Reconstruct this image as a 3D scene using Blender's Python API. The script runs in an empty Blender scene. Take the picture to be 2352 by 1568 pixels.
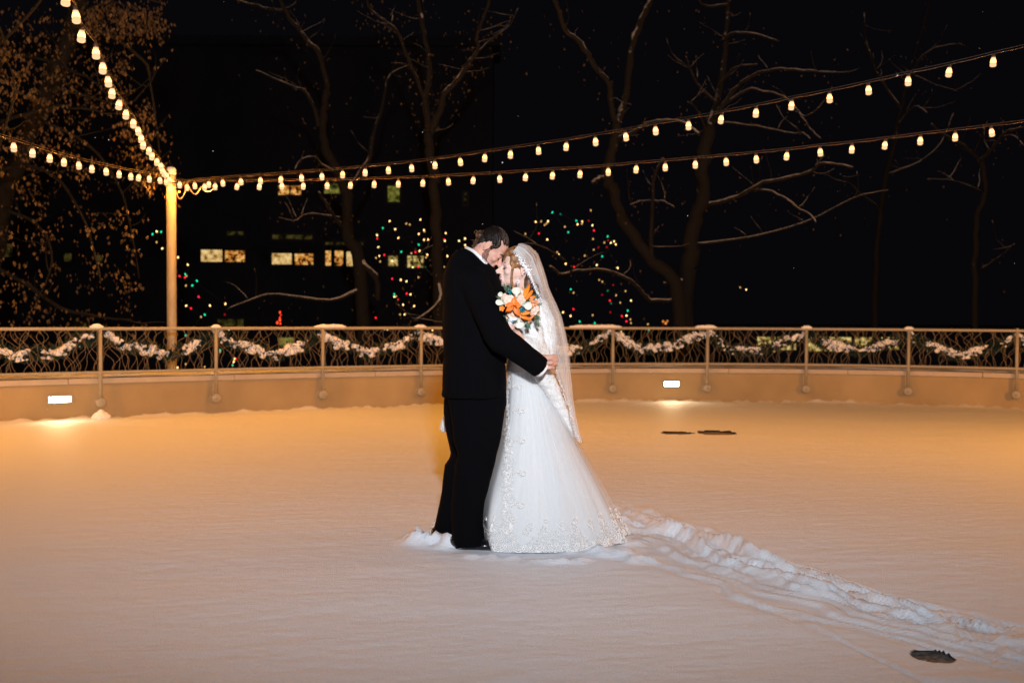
import bpy, math, random
import numpy as np
from mathutils import Vector, Matrix, noise as mnoise
PI = math.pi
SC = bpy.context.scene
COL = SC.collection
random.seed(7)
RNG = np.random.RandomState(5)

# ------------------------------------------------------------------ camera, world, flash, exposure
CAM_H = 1.276
FPX = 2287.0            # focal length for a frame 2352 wide (35 mm lens)
cam_d = bpy.data.cameras.new("camera")
cam = bpy.data.objects.new("camera", cam_d); COL.objects.link(cam)
cam_d.sensor_width = 36.0
cam_d.lens = 36.0 * FPX / 2352.0
cam_d.clip_end = 500
CAM_M = Matrix.Translation((0, 0, CAM_H)) @ Matrix.Rotation(math.radians(90 - 1.51), 4, 'X') @ Matrix.Rotation(0.0043, 4, 'Z')
cam.matrix_world = CAM_M
cam_d.dof.use_dof = True
cam_d.dof.focus_distance = 5.5
cam_d.dof.aperture_fstop = 2.8
SC.camera = cam
SC.view_settings.view_transform = 'Standard'
SC.view_settings.look = 'None'
SC.view_settings.exposure = 0.0
SC.view_settings.gamma = 1.0
world = bpy.data.worlds.new("World"); SC.world = world
world.use_nodes = True
world.node_tree.nodes['Background'].inputs[0].default_value = (0.0021, 0.0018, 0.0027, 1)
world.node_tree.nodes['Background'].inputs[1].default_value = 1.0
SC.cycles.use_light_tree = True
SC.cycles.max_bounces = 6
SC.cycles.transparent_max_bounces = 24
SC.cycles.sample_clamp_indirect = 4.0
SC.cycles.caustics_reflective = False
SC.cycles.caustics_refractive = False

def spot(name, loc, target, power, size, angle, blend, color):
    ld = bpy.data.lights.new(name, 'SPOT')
    ld.energy = power; ld.shadow_soft_size = size; ld.spot_size = math.radians(angle); ld.spot_blend = blend
    ld.color = color
    o = bpy.data.objects.new(name, ld); COL.objects.link(o)
    o.location = loc
    o.rotation_euler = (Vector(target) - Vector(loc)).to_track_quat('-Z', 'Y').to_euler()
    return o
# the photographer's flash
flash = spot("flash", (0.25, -1.3, 2.55), (0.05, 5.6, 2.54), 2560, 0.12, 69.5, 1.0, (0.95, 0.965, 1.0))
flash.scale = (1.8, 1.0, 1.0)
# assumed amber lights, added unseen beyond both frame edges to brighten the snow
def assumed_side_light(loc, power):
    ld = bpy.data.lights.new('assumed_amber_light', 'POINT'); ld.energy = power; ld.color = (1.0, .38, .055); ld.shadow_soft_size = .12
    o = bpy.data.objects.new('assumed_amber_light', ld); COL.objects.link(o); o.location = loc
assumed_side_light((8.6, 8.0, 1.6), 900)
assumed_side_light((-7.4, 8.8, 1.5), 380)

BULB_GLOW = 7.0
BULB_WATT = 7.9
GLOW_COL = (1.0, 0.40, 0.10)

# ------------------------------------------------------------------ helpers
def at(x, y, Y):
    """world point at depth Y on the sight line through the spot (x, y) of a frame 2352 wide"""
    d = Vector(((x - 1176) / FPX, -(y - 784) / FPX, -1.0))
    d = CAM_M.to_3x3() @ d
    return Vector((0, 0, CAM_H)) + d * (Y / d.y)
def ground_pt(x, y, z=0.0):
    d = CAM_M.to_3x3() @ Vector(((x - 1176) / FPX, -(y - 784) / FPX, -1.0))
    return Vector((0, 0, CAM_H)) + d * ((z - CAM_H) / d.z)

class MB:
    def __init__(s): s.v = []; s.f = []
    def add(s, vs, fs):
        n = len(s.v); s.v.extend([tuple(p) for p in vs]); s.f.extend([tuple(i + n for i in f) for f in fs])
    def box(s, c, h, M=None):
        vs = [Vector((c[0] + sx * h[0], c[1] + sy * h[1], c[2] + sz * h[2])) for sx in (-1, 1) for sy in (-1, 1) for sz in (-1, 1)]
        if M: vs = [M @ p for p in vs]
        s.add(vs, [(0, 1, 3, 2), (4, 6, 7, 5), (0, 4, 5, 1), (2, 3, 7, 6), (0, 2, 6, 4), (1, 5, 7, 3)])
    def tube(s, pts, rad, sides=8, cap=True, flat=1.0):
        pts = [Vector(p) for p in pts]; n = len(pts)
        if not hasattr(rad, '__len__'): rad = [rad] * n
        t0 = (pts[1] - pts[0]).normalized()
        a = Vector((0, 0, 1)) if abs(t0.z) < .9 else Vector((1, 0, 0))
        u = t0.cross(a).normalized(); vs = []; prev = t0
        for i in range(n):
            t = (pts[min(i + 1, n - 1)] - pts[max(i - 1, 0)])
            t = t.normalized() if t.length > 1e-9 else prev
            u = (u - t * u.dot(t))
            u = u.normalized() if u.length > 1e-6 else t.orthogonal().normalized()
            w = t.cross(u); prev = t
            for k in range(sides):
                an = 2 * PI * k / sides
                vs.append(pts[i] + (u * math.cos(an) + w * math.sin(an) * flat) * rad[i])
        fs = []
        for i in range(n - 1):
            for k in range(sides):
                k2 = (k + 1) % sides
                fs.append((i * sides + k, i * sides + k2, (i + 1) * sides + k2, (i + 1) * sides + k))
        if cap:
            fs.append(tuple(range(sides))[::-1]); fs.append(tuple((n - 1) * sides + k for k in range(sides)))
        s.add(vs, fs)
    def ell(s, c, r, M=None, su=16, sv=10, nz=0.0, ns=1.0, seed=0):
        """closed ellipsoid, radii r about c, then matrix M"""
        vs = [Vector((0, 0, 1))]
        for j in range(1, sv):
            ph = PI * j / sv
            for i in range(su):
                th = 2 * PI * i / su
                vs.append(Vector((math.sin(ph) * math.cos(th), math.sin(ph) * math.sin(th), math.cos(ph))))
        vs.append(Vector((0, 0, -1)))
        if nz:
            vs = [p * (1 + nz * mnoise.fractal(p * ns + Vector((seed * 7.3, seed * 1.7, seed)), 1.0, 2.0, 3)) for p in vs]
        vs = [Vector((c[0] + p.x * r[0], c[1] + p.y * r[1], c[2] + p.z * r[2])) for p in vs]
        if M: vs = [M @ p for p in vs]
        fs = []
        for i in range(su): fs.append((0, 1 + i, 1 + (i + 1) % su))
        for j in range(sv - 2):
            for i in range(su):
                a = 1 + j * su + i; b = 1 + j * su + (i + 1) % su
                fs.append((a, a + su, b + su, b))
        L = len(vs) - 1; o = 1 + (sv - 2) * su
        for i in range(su): fs.append((L, o + (i + 1) % su, o + i))
        s.add(vs, fs)
    def loft(s, rings, cap=True):
        n = len(rings[0]); vs = [p for r in rings for p in r]; fs = []
        for i in range(len(rings) - 1):
            for k in range(n):
                k2 = (k + 1) % n
                fs.append((i * n + k, i * n + k2, (i + 1) * n + k2, (i + 1) * n + k))
        if cap:
            fs.append(tuple(range(n))[::-1]); fs.append(tuple((len(rings) - 1) * n + k for k in range(n)))
        s.add(vs, fs)
    def lathe(s, prof, M=None, sides=16):
        """profile of (radius, z) turned about z"""
        rings = []
        for r, z in prof:
            ring = [Vector((max(r, 1e-4) * math.cos(2 * PI * k / sides), max(r, 1e-4) * math.sin(2 * PI * k / sides), z)) for k in range(sides)]
            if M: ring = [M @ p for p in ring]
            rings.append(ring)
        s.loft(rings)
    def mesh(s, name):
        me = bpy.data.meshes.new(name); me.from_pydata([tuple(v) for v in s.v], [], s.f); me.update(); return me
    def build(s, name, mat, parent=None, smooth=True):
        me = s.mesh(name)
        return link(name, me, mat, parent, smooth)

def link(name, me, mat, parent=None, smooth=True):
    if smooth: me.polygons.foreach_set('use_smooth', [True] * len(me.polygons))
    me.materials.clear(); me.materials.append(mat)
    o = bpy.data.objects.new(name, me); COL.objects.link(o)
    if parent:
        o.parent = parent
        o.matrix_parent_inverse = parent.matrix_world.inverted() if False else Matrix.Identity(4)
    return o
def tag(o, label=None, cat=None, group=None, kind=None):
    if label: o['label'] = label
    if cat: o['category'] = cat
    if group: o['group'] = group
    if kind: o['kind'] = kind
    return o
def thing(name, label, cat, group=None):
    o = bpy.data.objects.new(name, None); COL.objects.link(o); o.empty_display_size = .1
    return tag(o, label, cat, group)
def settle(root, loc):
    """put a thing's Empty at its base without moving its parts"""
    loc = Vector(loc); root.location = loc
    for c in root.children: c.location = c.location - loc
def fuse(mb, voxel, smooth=3, factor=.5):
    """one continuous surface out of overlapping closed shapes"""
    me = mb.mesh('fuse'); o = bpy.data.objects.new('fuse', me); COL.objects.link(o)
    m = o.modifiers.new('r', 'REMESH'); m.mode = 'VOXEL'; m.voxel_size = voxel
    if smooth:
        m2 = o.modifiers.new('s', 'SMOOTH'); m2.iterations = smooth; m2.factor = factor
    dg = bpy.context.evaluated_depsgraph_get(); dg.update()
    out = bpy.data.meshes.new_from_object(o.evaluated_get(dg))
    bpy.data.objects.remove(o); bpy.data.meshes.remove(me)
    return out
def displace(me, fn):
    n = len(me.vertices); co = np.empty(n * 3); me.vertices.foreach_get('co', co)
    no = np.empty(n * 3); me.vertices.foreach_get('normal', no)
    co = co.reshape(-1, 3); no = no.reshape(-1, 3)
    for i in range(n):
        co[i] += no[i] * fn(Vector(co[i]))
    me.vertices.foreach_set('co', co.ravel()); me.update()

# vectorised 2-D gradient noise
_perm = RNG.permutation(4096)
_ang = RNG.rand(4096) * 2 * PI
def gnoise(x, y, seed=0):
    xi = np.floor(x).astype(int); yi = np.floor(y).astype(int); xf = x - xi; yf = y - yi
    def g(ix, iy, dx, dy):
        h = _perm[(_perm[(ix + seed * 131) % 4096] + iy) % 4096]; a = _ang[h]
        return np.cos(a) * dx + np.sin(a) * dy
    u = xf ** 3 * (xf * (xf * 6 - 15) + 10); v = yf ** 3 * (yf * (yf * 6 - 15) + 10)
    a = g(xi, yi, xf, yf); b = g(xi + 1, yi, xf - 1, yf); c = g(xi, yi + 1, xf, yf - 1); d = g(xi + 1, yi + 1, xf - 1, yf - 1)
    return ((a + (b - a) * u) * (1 - v) + (c + (d - c) * u) * v) * 1.5
def fbm(x, y, o=4, seed=0, gain=.5):
    s = 0; a = 1
    for k in range(o): s = s + a * gnoise(x * 2 ** k, y * 2 ** k, seed + k); a *= gain
    return s

# ------------------------------------------------------------------ materials
def mat(name, color, rough=.6, metal=0., bump=0., bscale=40., var=0., vscale=8., color2=None, sss=0., emit=None, estr=0., stretch=None, spec=None, sheen=0., coords='Object'):
    m = bpy.data.materials.new(name); m.use_nodes = True; nt = m.node_tree; b = nt.nodes['Principled BSDF']
    b.inputs['Base Color'].default_value = (*color, 1); b.inputs['Roughness'].default_value = rough; b.inputs['Metallic'].default_value = metal
    if spec is not None: b.inputs['Specular IOR Level'].default_value = spec
    if sheen: b.inputs['Sheen Weight'].default_value = sheen
    if sss:
        b.inputs['Subsurface Weight'].default_value = sss; b.inputs['Subsurface Radius'].default_value = (.012, .005, .003); b.inputs['Subsurface Scale'].default_value = 1
    if emit: b.inputs['Emission Color'].default_value = (*emit, 1); b.inputs['Emission Strength'].default_value = estr
    tc = nt.nodes.new('ShaderNodeTexCoord'); mp = nt.nodes.new('ShaderNodeMapping')
    nt.links.new(tc.outputs[coords], mp.inputs[0])
    if stretch: mp.inputs['Scale'].default_value = stretch
    if var or color2:
        n = nt.nodes.new('ShaderNodeTexNoise'); n.inputs['Scale'].default_value = vscale; n.inputs['Detail'].default_value = 6
        nt.links.new(mp.outputs[0], n.inputs['Vector'])
        r = nt.nodes.new('ShaderNodeValToRGB'); c2 = color2 or tuple(c * (1 - var) for c in color)
        r.color_ramp.elements[0].position = .35; r.color_ramp.elements[1].position = .65
        r.color_ramp.elements[0].color = (*c2, 1); r.color_ramp.elements[1].color = (*color, 1)
        nt.links.new(n.outputs[0], r.inputs[0]); nt.links.new(r.outputs[0], b.inputs['Base Color'])
    if bump:
        n = nt.nodes.new('ShaderNodeTexNoise'); n.inputs['Scale'].default_value = bscale; n.inputs['Detail'].default_value = 5
        nt.links.new(mp.outputs[0], n.inputs['Vector'])
        bp = nt.nodes.new('ShaderNodeBump'); bp.inputs['Strength'].default_value = bump; bp.inputs['Distance'].default_value = .01
        nt.links.new(n.outputs[0], bp.inputs['Height']); nt.links.new(bp.outputs[0], b.inputs['Normal'])
    return m

M = {}
M['snow'] = mat('snow', (.78, .82, .90), .62, bump=.45, bscale=45, spec=.5)
M['snow_clump'] = mat('snow_clump', (.84, .85, .88), .6, bump=.5, bscale=70, spec=.25)
M['pavement'] = mat('pavement', (.055, .040, .032), .8, bump=.6, bscale=60, color2=(.24, .20, .18), vscale=48)
M['ground'] = mat('dark_soil', (.02, .018, .015), .95, bump=.5, bscale=3)
M['wall'] = mat('painted_stucco', (.40, .30, .165), .85, bump=.25, bscale=90, var=.24, vscale=1.3)
M['coping'] = mat('cast_stone', (.48, .41, .33), .8, bump=.2, bscale=60, var=.12, vscale=5)
M['rail'] = mat('tan_painted_steel', (.34, .305, .235), .45, var=.12, vscale=9, spec=.4)
M['wire'] = mat('tan_wire', (.18, .135, .08), .5)
M['pole'] = mat('pale_pole_paint', (.33, .295, .225), .5, var=.15, vscale=4, bump=.1, bscale=30)
M['cable'] = mat('festoon_cable', (.06, .045, .035), .5)
M['socket'] = mat('bulb_socket', (.05, .035, .025), .45)
M['needles'] = mat('garland_needles', (.014, .036, .018), .7, var=.5, vscale=20)
M['steel'] = mat('brushed_steel', (.45, .44, .42), .35, metal=.6)
M['suit'] = mat('black_wool', (.0022, .0022, .0032), .95, bump=.25, bscale=220, spec=.05)
M['shoe'] = mat('black_patent', (.006, .006, .008), .18)
M['shirt'] = mat('white_shirt', (.8, .8, .82), .7)
M['skin_m'] = mat('skin_ruddy', (.66, .36, .28), .55, sss=.25, var=.10, vscale=35, spec=.3)
M['skin_f'] = mat('skin_fair', (.80, .54, .46), .5, sss=.25, var=.06, vscale=35, spec=.3)
M['hair_m'] = mat('dark_brown_hair', (.012, .007, .005), .5, color2=(.004, .003, .003), vscale=60, bump=.6, bscale=90, spec=.25)
M['hair_m2'] = mat('bun_curls', (.11, .050, .022), .45, color2=(.02, .010, .006), vscale=70)
M['hair_hi'] = mat('painted_hair_sheen', (.16, .09, .07), .4, color2=(.03, .016, .012), vscale=60, spec=.4)  # lighter brown with the flash reflection on the hair put into the colour
M['beard'] = mat('brown_beard', (.36, .17, .12), .8, color2=(.022, .010, .008), vscale=150)
M['hair_f'] = mat('strawberry_blonde_hair', (.42, .20, .075), .42, color2=(.15, .06, .022), vscale=34, bump=.6, bscale=70)
M['hair_f2'] = mat('brown_curls', (.16, .07, .035), .45, color2=(.045, .02, .012), vscale=34, bump=.6, bscale=70)
M['brow'] = mat('brow_hair', (.05, .022, .015), .7)
M['lips'] = mat('lips', (.50, .13, .13), .35)
M['eyeshadow'] = mat('mauve_eyelid', (.42, .26, .27), .5)
M['teeth'] = mat('teeth', (.85, .82, .78), .3)
M['crystal'] = mat('crystal', (.92, .93, .96), .18, spec=1.0)
M['satin'] = mat('white_satin', (.68, .70, .72), .6, bump=.05, bscale=30, spec=.2)
M['lace'] = mat('white_lace', (.93, .93, .93), .6)
M['fur'] = mat('white_fur', (.90, .90, .90), .9, bump=1.0, bscale=140, var=.12, vscale=60, sheen=.3)
M['orange'] = mat('orange_petal', (.90, .20, .012), .5, var=.25, vscale=25, sss=.0)
M['orange_bud'] = mat('orange_bud', (.92, .30, .025), .5, color2=(.80, .20, .02), vscale=30)
M['stamen'] = mat('stamen', (.12, .03, .01), .6)
M['rose'] = mat('cream_rose', (.76, .52, .40), .6, color2=(.78, .66, .56), vscale=25)
M['calla'] = mat('white_calla', (.70, .69, .60), .45)
M['teal'] = mat('teal_petal', (.012, .24, .29), .6, color2=(.01, .14, .19), vscale=60)
M['berry'] = mat('coral_berry', (.78, .32, .15), .35)
M['leaf'] = mat('bouquet_leaf', (.045, .12, .055), .5, color2=(.02, .06, .03), vscale=30)
M['ribbon'] = mat('white_ribbon', (.8, .82, .85), .5)
M['facade'] = mat('dark_facade', (.016, .020, .040), .9, bump=.2, bscale=5)
M['dark_frame'] = mat('dark_frame', (.01, .01, .01), .6)
M['dead_leaf'] = mat('dead_leaf', (.085, .052, .018), .75, color2=(.03, .018, .007), vscale=3)
M['wire_dark'] = mat('dark_wire', (.01, .02, .012), .6)

# snow grain on the ground: fine bump plus stretched wind ripples
def tune_snow():
    nt = M['snow'].node_tree; b = nt.nodes['Principled BSDF']
    tc = nt.nodes.new('ShaderNodeTexCoord'); mp = nt.nodes.new('ShaderNodeMapping'); mp.inputs['Scale'].default_value = (.75, 1.35, 1)
    nt.links.new(tc.outputs['Object'], mp.inputs[0])
    n1 = nt.nodes.new('ShaderNodeTexNoise'); n1.inputs['Scale'].default_value = 9; n1.inputs['Detail'].default_value = 8; n1.inputs['Roughness'].default_value = .6
    nt.links.new(mp.outputs[0], n1.inputs['Vector'])
    n2 = nt.nodes.new('ShaderNodeTexNoise'); n2.inputs['Scale'].default_value = 160; n2.inputs['Detail'].default_value = 3
    nt.links.new(tc.outputs['Object'], n2.inputs['Vector'])
    ad = nt.nodes.new('ShaderNodeMath'); ad.operation = 'MULTIPLY_ADD'; ad.inputs[1].default_value = .60
    nt.links.new(n2.outputs[0], ad.inputs[0]); nt.links.new(n1.outputs[0], ad.inputs[2])
    for x in list(nt.nodes):
        if x.type == 'BUMP':
            x.inputs['Strength'].default_value = .40; x.inputs['Distance'].default_value = .022
            for l in list(x.inputs['Height'].links): nt.links.remove(l)
            nt.links.new(ad.outputs[0], x.inputs['Height'])
tune_snow()

def bark_mat():
    m = mat('bark_with_snow', (.007, .005, .004), .9, color2=(.003, .0025, .002), vscale=14, bump=.8, bscale=25)
    nt = m.node_tree; b = nt.nodes['Principled BSDF']
    src = b.inputs['Base Color'].links[0].from_socket
    ge = nt.nodes.new('ShaderNodeNewGeometry'); sp = nt.nodes.new('ShaderNodeSeparateXYZ'); nt.links.new(ge.outputs['Normal'], sp.inputs[0])
    tc = nt.nodes.new('ShaderNodeTexCoord'); n = nt.nodes.new('ShaderNodeTexNoise'); n.inputs['Scale'].default_value = 6.5; n.inputs['Roughness'].default_value = .7; nt.links.new(tc.outputs['Object'], n.inputs['Vector'])
    ad = nt.nodes.new('ShaderNodeMath'); ad.operation = 'ADD'; nt.links.new(sp.outputs['Z'], ad.inputs[0]); nt.links.new(n.outputs[0], ad.inputs[1])
    r = nt.nodes.new('ShaderNodeValToRGB'); r.color_ramp.elements[0].position = .80; r.color_ramp.elements[1].position = 1.0
    nt.links.new(ad.outputs[0], r.inputs[0])
    mx = nt.nodes.new('ShaderNodeMix'); mx.data_type = 'RGBA'
    nt.links.new(r.outputs[0], mx.inputs[0]); nt.links.new(src, mx.inputs[6]); mx.inputs[7].default_value = (.50, .49, .48, 1)
    nt.links.new(mx.outputs[2], b.inputs['Base Color'])
    return m
M['bark'] = bark_mat()
M['bark_dark'] = mat('dark_bark', (.0045, .0035, .0028), .9, var=.6, vscale=14, bump=.8, bscale=25)

def emis(name, color, strength):
    m = bpy.data.materials.new(name); m.use_nodes = True; nt = m.node_tree; nt.nodes.clear()
    o = nt.nodes.new('ShaderNodeOutputMaterial'); e = nt.nodes.new('ShaderNodeEmission')
    e.inputs[0].default_value = (*color, 1); e.inputs[1].default_value = strength
    nt.links.new(e.outputs[0], o.inputs[0]); return m
M['filament'] = emis('hot_filament_glow', GLOW_COL, BULB_GLOW)
M['glass'] = emis('amber_bulb_glass', (1.0, .58, .29), 1.25)
M['step'] = emis('step_light_lens', (1.0, .72, .40), 140)
M['x_warm'] = emis('warm_white_light', (1.0, .62, .22), 3.2)
M['x_amber'] = emis('dim_amber_light', (1.0, .55, .16), .9)
M['x_red'] = emis('red_light', (1.0, .012, .03), 2.2)
M['x_green'] = emis('green_light', (.01, .75, .36), 1.6)
M['x_dimred'] = emis('dim_red_light', (.5, .008, .015), .8)
M['x_dimgreen'] = emis('dim_green_light', (.006, .30, .14), .7)
M['redsign'] = emis('red_glow', (1.0, .07, .02), 1.6)
M['orangeglow'] = emis('orange_glow', (1.0, .30, .05), .8)

def lit_window(name, cols, strength, scale=1.6, dark=.35):
    """a lit room behind glass: bright ceiling, dark furniture and branches in front"""
    m = bpy.data.materials.new(name); m.use_nodes = True; nt = m.node_tree; nt.nodes.clear()
    o = nt.nodes.new('ShaderNodeOutputMaterial'); e = nt.nodes.new('ShaderNodeEmission')
    tc = nt.nodes.new('ShaderNodeTexCoord')
    v = nt.nodes.new('ShaderNodeTexNoise'); v.inputs['Scale'].default_value = scale * 2.2; v.inputs['Detail'].default_value = 5; v.inputs['Roughness'].default_value = .65
    nt.links.new(tc.outputs['Object'], v.inputs['Vector'])
    r = nt.nodes.new('ShaderNodeValToRGB'); el = r.color_ramp.elements
    el[0].position = dark; el[0].color = (.01, .006, .003, 1); el[1].position = .62; el[1].color = (*cols[1], 1)
    k = el.new((dark + .62) / 2 - .04); k.color = (*cols[0], 1)
    nt.links.new(v.outputs[0], r.inputs[0]); nt.links.new(r.outputs[0], e.inputs[0]); e.inputs[1].default_value = strength
    nt.links.new(e.outputs[0], o.inputs[0]); return m
M['win_cream'] = lit_window('lit_office_window', ((.62, .36, .10), (1.0, .72, .32)), .85, 1.6, .34)
M['win_amber'] = lit_window('lit_amber_window', ((.62, .20, .02), (1.0, .62, .20)), .85, 2.6, .42)
M['win_green'] = lit_window('lit_green_window', ((.12, .13, .015), (.55, .50, .10)), .45, 1.2, .36)
M['win_dim'] = lit_window('dim_window', ((.05, .045, .01), (.16, .12, .03)), .35, 1.2, .45)
M['win_tree'] = lit_window('window_behind_branches', ((.22, .15, .03), (.80, .60, .22)), .95, 3.0, .40)

def sheer(name, color, alpha, stripes=40., tl=.5, lo=.6, vec='UV', gather=0.):
    """tulle: threads cover part of it, the rest is see-through"""
    m = bpy.data.materials.new(name); m.use_nodes = True; nt = m.node_tree; nt.nodes.clear()
    o = nt.nodes.new('ShaderNodeOutputMaterial'); tr = nt.nodes.new('ShaderNodeBsdfTransparent')
    d = nt.nodes.new('ShaderNodeBsdfDiffuse'); d.inputs[0].default_value = (*color, 1)
    t = nt.nodes.new('ShaderNodeBsdfTranslucent'); t.inputs[0].default_value = (*color, 1)
    mx = nt.nodes.new('ShaderNodeMixShader'); mx.inputs[0].default_value = tl; nt.links.new(d.outputs[0], mx.inputs[1]); nt.links.new(t.outputs[0], mx.inputs[2])
    tc = nt.nodes.new('ShaderNodeTexCoord'); mp = nt.nodes.new('ShaderNodeMapping'); mp.inputs['Scale'].default_value = (stripes, 1.2, 1)
    nt.links.new(tc.outputs[vec], mp.inputs[0])
    n = nt.nodes.new('ShaderNodeTexNoise'); n.inputs['Scale'].default_value = 1; n.inputs['Detail'].default_value = 4; nt.links.new(mp.outputs[0], n.inputs['Vector'])
    mr = nt.nodes.new('ShaderNodeMapRange'); mr.inputs[1].default_value = .32; mr.inputs[2].default_value = .7; mr.inputs[3].default_value = alpha * lo; mr.inputs[4].default_value = min(1, alpha * (2 - lo))
    nt.links.new(n.outputs[0], mr.inputs[0])
    fac = mr.outputs[0]
    if gather:                                   # the tulle is bunched together near the comb, so it is denser there
        sx = nt.nodes.new('ShaderNodeSeparateXYZ'); nt.links.new(tc.outputs[vec], sx.inputs[0])
        g_ = nt.nodes.new('ShaderNodeMapRange'); g_.inputs[1].default_value = 0; g_.inputs[2].default_value = 1.0; g_.inputs[3].default_value = gather; g_.inputs[4].default_value = 1
        nt.links.new(sx.outputs['Y'], g_.inputs[0]); mm = nt.nodes.new('ShaderNodeMath'); mm.operation = 'MULTIPLY'; mm.use_clamp = True; nt.links.new(fac, mm.inputs[0]); nt.links.new(g_.outputs[0], mm.inputs[1]); fac = mm.outputs[0]
    m2 = nt.nodes.new('ShaderNodeMixShader'); nt.links.new(fac, m2.inputs[0]); nt.links.new(tr.outputs[0], m2.inputs[1]); nt.links.new(mx.outputs[0], m2.inputs[2])
    nt.links.new(m2.outputs[0], o.inputs[0]); return m
M['veil'] = sheer('veil_tulle', (.92, .93, .95), .21, 30, .45, .4, gather=3.2)
M['tulle'] = sheer('skirt_tulle', (.90, .92, .95), .42, 60, .4, .6)

# ------------------------------------------------------------------ the curved wall line
_X = np.array([-6.0, -4.7, -3.33, -1.33, 1.07, 2.12, 3.8, 5.57, 7.2]); _Y = np.array([11.66, 12.25, 12.94, 14.08, 14.9, 14.98, 14.85, 14.44, 14.0])
_wp = np.polyfit(_X, _Y, 3)
def wall_y(x):
    x = np.asarray(x, float); xc = np.clip(x, -7.5, 8.5)
    y = np.polyval(_wp, xc); dy = np.polyval(np.polyder(_wp), xc)
    return y + (x - xc) * dy
def wall_frame(x):
    """point on the wall's inner face and the unit vector pointing into the rink"""
    y = float(wall_y(x)); dy = float(wall_y(x + .01) - wall_y(x - .01)) / .02
    t = Vector((1, dy, 0)).normalized(); n = Vector((t.y, -t.x, 0))
    return Vector((x, y, 0)), n, t
def wall_x_at(xv):
    """world x where the sight line through view column xv meets the wall"""
    x = 0.
    for _ in range(30): x = (xv - 1176) / FPX * float(wall_y(x))
    return x
WXS = list(np.arange(-10.5, 11.51, .25))
def sweep(xs, prof, mb, cap=True):
    """sweep profile of (offset into the rink, z) along the wall line"""
    rings = []
    for x in xs:
        p, n, t = wall_frame(x); rings.append([p + n * o + Vector((0, 0, z)) for o, z in prof])
    mb.loft(rings, cap)

# ------------------------------------------------------------------ snow-covered rink
def lines(a, b, s): return list(np.arange(a, b - 1e-6, s))
xs = np.array(lines(-14, -7.6, .4) + lines(-7.6, -2.2, .045) + lines(-2.2, 1.30, .022) + lines(1.30, 1.78, .011) + lines(1.78, 4.6, .022) + lines(4.6, 8.6, .05) + lines(8.6, 14.1, .4))
ys = np.array(lines(-7, 2.6, .4) + lines(2.6, 3.45, .019) + lines(3.45, 3.95, .010) + lines(3.95, 7.2, .019) + lines(7.2, 10, .035) + lines(10, 16.2, .06))
GX, GY = np.meshgrid(xs, ys)
def poly_interp(pts):
    g = [ground_pt(*p) for p in pts]; return np.array([[p.x, p.y] for p in g])
U = poly_interp([(1400, 1150), (1500, 1175), (1600, 1212), (1700, 1245), (1800, 1285), (1900, 1322), (2000, 1350), (2100, 1377), (2230, 1410), (2352, 1440), (2500, 1475)])
Lw = poly_interp([(1400, 1292), (1500, 1300), (1600, 1335), (1700, 1372), (1800, 1405), (1900, 1430), (2000, 1455), (2100, 1478), (2230, 1510), (2352, 1545), (2500, 1590)])
def at_line(P, X): return np.interp(X, P[:, 0], P[:, 1])
def height(X, Y, base=False):
    Z = .006 * fbm(X * .7, Y * 1.1, 3, 3) + .0020 * fbm(X * 3 + 1.5 * gnoise(X * .6, Y * .6, 9), Y * 9 - X * 2.2, 3, 11)
    Z = Z + .0012 * fbm(X * 11, Y * 22, 2, 17)
    if base: return Z
    # the trail the couple walked and the train swept, running off to the right
    u = at_line(U, X); l = at_line(Lw, X)
    s = (Y - l) / np.maximum(u - l, .05)                     # 0 at the near edge, 1 at the far edge
    s = s + .10 * fbm(X * 2.2, Y * 2.2, 3, 23)
    inx = 1 / (1 + np.exp(-(X - .62) / .05))
    band = np.clip(1 - np.abs((s - .5) / .56) ** 5, 0, 1) * inx
    rough = np.clip(1 - np.abs((s - .70) / .36) ** 2.4, 0, 1) * inx       # footprints: the far half
    fade = np.clip(1.2 - (X - .6) / 3.6, .45, 1)
    along = X * 1.0
    streak = fbm(along * .6 + 5, s * 9, 3, 31) * .022 + fbm(along * .5, s * 26, 2, 37) * .006 + .003 * fbm(X * 9, Y * 14, 3, 39)
    lumps = np.abs(fbm(X * 2.6, s * 4.2, 4, 41, .5)) * .092 - .020 + .010 * fbm(X * 14, Y * 18, 3, 45, .55)
    ridge = .040 * np.exp(-((s - .93) / .055) ** 2) * (0.6 + .8 * gnoise(X * 3, Y * 3, 43)) + .022 * np.exp(-((s - .58) / .05) ** 2)
    Z = Z + band * (streak - .006) + rough * (lumps * fade + ridge * inx)
    # faint crease on the near side
    for P in ([(1690, 1372), (1800, 1412), (1900, 1455), (2000, 1505), (2130, 1570)],):
        P = poly_interp(P); d = Y - at_line(P, X); w = (X > P[0, 0]) * (X < P[-1, 0] + .3)
        Z = Z - w * .006 * np.exp(-(d / .035) ** 2) + w * .004 * np.exp(-((d - .07) / .04) ** 2)
    # kicked-up snow at their feet
    for (cx, cy, rx, ry, h) in FEET:
        q = ((X - cx) / rx) ** 2 + ((Y - cy) / ry) ** 2
        m = np.exp(-q ** 1.5 * 1.2)
        Z = Z + m * h * (.62 + .6 * fbm(X * 12, Y * 15, 5, 51, .55))
    Z = np.maximum(Z, -.015)
    # bare patches where the snow has melted through
    for (cx, cy, rx, ry, k) in HOLES:
        q = np.sqrt(((X - cx) / rx) ** 2 + ((Y - cy) / ry) ** 2) + (.09 if k == 0 else .16) * fbm(X * 9, Y * 9, 3, 60 + k)
        Z = np.where(q < 1.18, Z * np.clip((q - 1) / .18, 0, 1) - .010 * np.clip((1.18 - q) / .18, 0, 1), Z)
    return Z
FEET = []
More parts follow.
